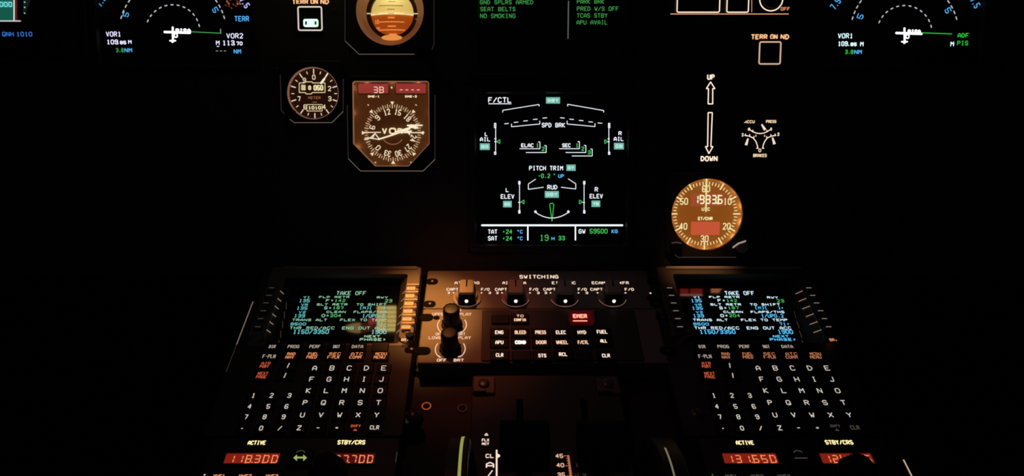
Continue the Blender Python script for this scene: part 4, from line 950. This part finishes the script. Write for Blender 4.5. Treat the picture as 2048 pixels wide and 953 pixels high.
for cx, cy in ((904, 650.5), (900.5, 698.5)):
    c = t.p(cx, cy, ZF)
    n = 24; r1 = [(.0080+(.0005 if i % 2 else 0)) for i in range(n)]
    rings = []
    for s_, z in ((1.28, ZF), (1.28, .0005), (1.0, .0010), (1.0, .0185), (.92, .0205), (.86, .0205), (.82, .0195)):
        rings.append([(c[0]+r1[i]*s_*math.cos(2*PI*i/n), c[1]+r1[i]*s_*math.sin(2*PI*i/n), z) for i in range(n)])
    kn = t.part('dimmer_knob', MB().loft(rings), M_knob)
    link('knob_top', MB().lathe([(.0064, .0190), (.0064, .0202), (.005, .0206)], 24, *c), paint('knob_top_dark', (.016, .015, .015), .5), kn, True)
BT = [('ENG', 990, 669, 1007, 661.5), ('BLEED', 1029.5, 669, 1052, 661.5), ('PRESS', 1070.5, 669, 1092, 661.5), ('ELEC', 1112, 669, 1131.5, 661.5), ('HYD', 1155.5, 669, 1172, 661.5), ('FUEL', 1194, 668, 1214.5, 660.5),
      ('APU', 990.5, 689, 1007, 681.5), ('COND', 1030, 689, 1052, 681.5), ('DOOR', 1072, 689, 1093, 681.5), ('WHEEL', 1112.5, 689, 1136, 681.5), ('F/CTL', 1155.8, 689, 1177, 681.5), ('ALL', 1201, 686, 1214, 679),
      ('CLR', 991.5, 714.5, 1007, 707), ('STS', 1076.5, 715.5, 1092.5, 708), ('RCL', 1118, 713, 1134.5, 705.5), ('CLR', 1204.5, 715.5, 1219.5, 708)]
B2 = {'BLEED', 'PRESS', 'DOOR', 'WHEEL', 'F/CTL'}
for s_, x0, yb, x1, yt in BT:
    a = t.p((x0+x1)/2, (yb+yt)/2, .0012)
    ky = t.part('page_key', MB().prism(rrect(a[0]-.0092, a[1]-.0064, a[0]+.0092, a[1]+.0064, .0012), ZF+.0014, .0012, .0009), M_key)
    g = t.g(.0014); g.text(s_, x0, yb, x1, yt, 1.75 if s_ != 'COND' else 2.4)
    g.build('legend', glow('legend_hot', (255, 250, 235), 1.8) if s_ == 'COND' else L_white if s_ not in B2 else glow('legend_peach', (255, 205, 165), 1.15), ky)
for x, y in ((1043, 711), (1165, 711), (1001, 638)):
    a = t.p(x, y, .0012); t.part('page_key', MB().prism(rrect(a[0]-.0092, a[1]-.0064, a[0]+.0092, a[1]+.0064, .0012), ZF+.0014, .0012, .0009), M_key)
a = t.p(1040, 637, .0012); ky = t.part('page_key', MB().prism(rrect(a[0]-.0092, a[1]-.0075, a[0]+.0092, a[1]+.0075, .0012), ZF+.0014, .0012, .0009), M_key)
g = t.g(.0014); g.text('TO', 1033, 635, 1047, 630, 1.4).text('CONFIG', 1028, 643, 1052, 637.5, 1.7); g.build('legend', glow('legend_peach', (255, 205, 165), 1.15), ky)
# red guarded key
a, b = t.p(1140, 647, .002), t.p(1184, 621, .002)
ky = t.part('emergency_key', MB().prism(rrect(a[0], a[1], b[0], b[1], .0012), ZF+.0014, .002, .0008), glow('emergency_red', (74, 4, 10), .45, base=(.3, .02, .02)))
g = t.g(.0023); g.text('EMER', 1146, 637, 1174, 628.5, 3.2); g.line([(1146.5, 642.3), (1174, 642.3)], 3.4); g.build('legend', glow('emergency_text', (255, 150, 125), 1.5), ky)
for gx in (b[0]+.0002, a[0]-.0014): t.part('key_guard', MB().box(gx, a[1], ZF+.0014, gx+.0012, b[1], .0042, .0003), paint('guard_plastic', (.25, .14, .14), .4))
x, y = (a[0]+b[0])/2, (a[1]+b[1])/2
t.lamp(x, y, .006, .0002, (1, .08, .08), .003)

# ------------------------------------------------------------------ thrust lever quadrant
t = Thing(PED, 1092, 860, 'thrust_quadrant', 'thrust lever quadrant with lit CL and A/THR marks and black levers', 'thrust lever quadrant'); k = t.k
u0, u1 = t.p(944, 770, ZF)[0], t.p(1238, 770, ZF)[0]; v1, v0 = t.p(1090, 751, ZF)[1], t.p(1090, 1060, ZF)[1]
t.part('faceplate', MB().prism(rrect(u0, v0, u1, v1, .003), DK+.0002, ZF, .0008), paint('quadrant_black', (.035, .03, .03), .6, noise=.2))
for x0, x1, lit in ((945, 990, True), (1195, 1237, False)):
    a, b = t.p(x0, 787, ZF+.003), t.p(x1, 753, ZF+.003)
    br = t.part('corner_bracket', MB().prism(rrect(a[0], a[1], b[0], b[1], .0015), ZF, ZF+.003, .0010), paint('bracket_brown', (.12, .08, .07), .5))
    c = ((a[0]+b[0])/2, (a[1]+b[1])/2+.001)
    link('screw', MB().lathe([(.0052, ZF+.003), (.0052, ZF+.0042), (.0042, ZF+.005), (.001, ZF+.0051)], 24, *c), paint('screw_dark', (.10, .09, .08), .35, metal=.6), br, True)
    mb = MB(); mb.box(a[0]+.001, a[1]+.0005, ZF+.003, b[0]-.008, a[1]+.0028, ZF+.0052, .0005)
    link('lip', mb, paint('bracket_brown', (.12, .08, .07), .5), br)
g = t.g(ZF+.0003)
g.text('^', 968.5, 872, 977, 865, 1.7).text('FLX', 963.5, 884, 978.5, 878, 1.5).text('MCT', 963.5, 891, 978.5, 886, 1.6).text('CL', 971, 917, 988, 908.5, 1.9).text('A', 971.5, 937, 988.5, 924.5, 2.7).text('/', 975, 954, 986, 941, 2.2).text('THR', 965, 975, 990, 962, 2.6)
g.line([(993.3, 901), (993.3, 985)], 3.4); g.poly([(994, 908), (1003.5, 912.5), (994, 917)])
g.build('detent_scale', glow('detent_white', (255, 222, 205), 1.1))
g = t.g(ZF+.0003)
g.text('45', 1111, 917, 1126, 908.5, 1.8).text('40', 1113, 935.5, 1128, 927, 1.8).text('35', 1115, 955, 1130, 946, 1.8)
g.build('trim_numerals', glow('trim_white', (250, 195, 165), .95))
g = t.g(ZF+.0003)
for i in range(9):
    y = 912.5+i*5.0; x = 1134+i*.9; g.line([(x-(7 if i % 4 == 0 else 2), y), (x+4, y)], 1.5)
g.line([(1136.5, 912), (1143, 965)], 4.4); g.build('trim_scale', glow('trim_amber', (205, 120, 85), .75))
g = t.g(ZF+.0003); g.text('10', 1155, 915, 1166, 908, 1.1).text('1', 1152, 935, 1156, 928, 1.2).text('4', 1163, 935, 1170, 927, 1.2).text('11', 1150, 955, 1158, 948, 1.3).text('3', 1165, 956, 1172, 948, 1.3); g.build('faint_numerals', glow('trim_faint', (70, 58, 58), .7))
for x in (1045, 1190):
    a = t.p(x, 1010, ZF); slot = MB().box(a[0]-.003, t.p(x, 1055, ZF)[1], ZF+.0001, a[0]+.003, t.p(x, 800, ZF)[1], ZF+.0006); t.part('lever_slot', slot, M_black)
for x in (1045, 1190):
    a = t.p(x, 1010, ZF)
    lv = t.part('thrust_lever', MB().loft([[(a[0]-.006, a[1]-.012, ZF+.0008), (a[0]+.006, a[1]-.012, ZF+.0008), (a[0]+.006, a[1]+.012, ZF+.0008), (a[0]-.006, a[1]+.012, ZF+.0008)],
         [(a[0]-.006, a[1]-.008, .06), (a[0]+.006, a[1]-.008, .06), (a[0]+.006, a[1]+.010, .06), (a[0]-.006, a[1]+.010, .06)]]), M_black)
    lv['label'] = 'black thrust lever'
    prof = [(-.012, .058), (.012, .056), (.020, .066), (.020, .078), (.010, .086), (-.008, .084), (-.016, .074), (-.016, .064)]
    hw = .020
    rings = [[(a[0]+sx*hw*s2, a[1]+y*s2+.002*(1-s2), .071+(z-.071)*s2) for y, z in prof] for sx, s2 in ((-1, .8), (-.9, 1), (.9, 1), (1, .8))]
    link('lever_head', MB().loft(rings), M_black, lv)

# trim wheels either side
def wheel(x, label, m):
    t = Thing(PED, x, 1010, 'trim_wheel', label, 'trim wheel', 'trim wheels beside the thrust levers', z=DK); k = t.k
    R_ = .085; hw = .0085; zc = .002
    ring = []
    N = 72
    def circle(xx, r): return [(xx, -.04+r*math.cos(2*PI*i/N), zc+r*math.sin(2*PI*i/N)) for i in range(N)]
    # only the upper arc stands above the deck; the rest turns inside the pedestal
    def arc(xx, r):
        a0 = math.asin(min(1, (-zc+.0005)/r)); return [(xx, -.04+r*math.cos(a0+(PI-2*a0)*i/N), zc+r*math.sin(a0+(PI-2*a0)*i/N)) for i in range(N+1)]
    rim = MB(); secs = [arc(-hw, R_-.012), arc(-hw, R_-.001), arc(-hw+.001, R_), arc(hw-.001, R_), arc(hw, R_-.001), arc(hw, R_-.012)]
    rim.loft([[s_[i] for s_ in secs] for i in range(N+1)])
    t.part('rim', rim, M_wheel, smooth=True)
    web = MB(); secs = [arc(-hw*.5, R_-.03), arc(-hw*.5, R_-.011), arc(hw*.5, R_-.011), arc(hw*.5, R_-.03)]
    web.loft([[s_[i] for s_ in secs] for i in range(N+1)]); t.part('web', web, M_wheel)
    st = MB(); a0, a1 = 4, 46; secs = [arc(m*hw-.0009, R_+.0003), arc(m*hw+.0009-.0006*m, R_+.0003)]
    return t, arc
for x, m, lab in ((921, 1, 'trim wheel edge with a yellow-green stripe, beside the lit CL scale'), (1311, -1, 'trim wheel edge with a pale stripe, beside the right radio tuner')):
    t, arc = wheel(x, lab, m)
    R_ = .085; hw = .0085
    sw = .0012 if m > 0 else .0007
    secs = [arc(m*hw*.35-sw, R_+.0004), arc(m*hw*.35+sw, R_+.0004)]
    st = MB(); n = len(secs[0]); i0, i1 = (13, 56) if m > 0 else (25, 56)
    vs = [p for i in range(i0, i1) for p in (secs[0][i], secs[1][i])]; st.add(vs, [(2*j, 2*j+1, 2*j+3, 2*j+2) for j in range(i1-i0-1)])
    t.part('stripe', st, M_stripe if m > 0 else glow('wheel_stripe_pale', (140, 138, 110), .6, base=(.6, .6, .5)))  # both stripes get their brightness from emission

# dark glossy knobs between keyboards and quadrant
for x, y, lab in ((829, 862, 'dark glossy rounded knob standing left of the thrust quadrant'), (1388, 860, 'dark glossy rounded knob standing right of the thrust quadrant')):
    t = Thing(PED, x, y, 'release_knob', lab, 'knob', 'release knobs beside the thrust quadrant', z=DK)
    t.part('stem', MB().lathe([(.0085, .0002), (.0085, .002), (.005, .003), (.005, .012)], 24), M_bezel, smooth=True)
    t.part('cap', MB().lathe([(.004, .0119), (.0085, .0125), (.0098, .016), (.0092, .020), (.0065, .0235), (.003, .025), (.0004, .0254)], 28), paint('gloss_brown_black', (.05, .03, .027), .28), smooth=True)
for o in [q_ for q_ in C.objects if q_.name.startswith('release_knob')]:
    sg = -1 if o.location.x < .03 else 1
    glint_strip = MB().loft([[(sg*.0045+dx, -.008+dy, .0195+dy*.28+dz) for dx, dz in ((-.0014, 0), (.0014, 0), (.0014, .0022), (-.0014, .0022))] for dy in (-.0005, .0085)])
    link('glint_strip', glint_strip, paint('glint_light_grey', (.62, .56, .53), .35), o)  # pale strip added in place of the glint on the cap
for x, y in ((853, 815), (925, 819)):
    t = Thing(PED, x, y, 'panel_fastener', 'small ring fastener on the pedestal, ' + ('nearest the left keyboard' if x < 900 else 'beside the thrust quadrant corner'), 'fastener', z=DK)
    t.part('ring', MB().ring(circ(.0050, 28), circ(.0034, 28), .0002, .0016, .0004), paint('fastener_brass', (.45, .36, .22), .35, metal=.8) if x < 900 else M_bezelg, smooth=True)
    t.part('stud', MB().lathe([(.003, .0002), (.003, .001), (.0022, .0013)], 20), M_knob, smooth=True)
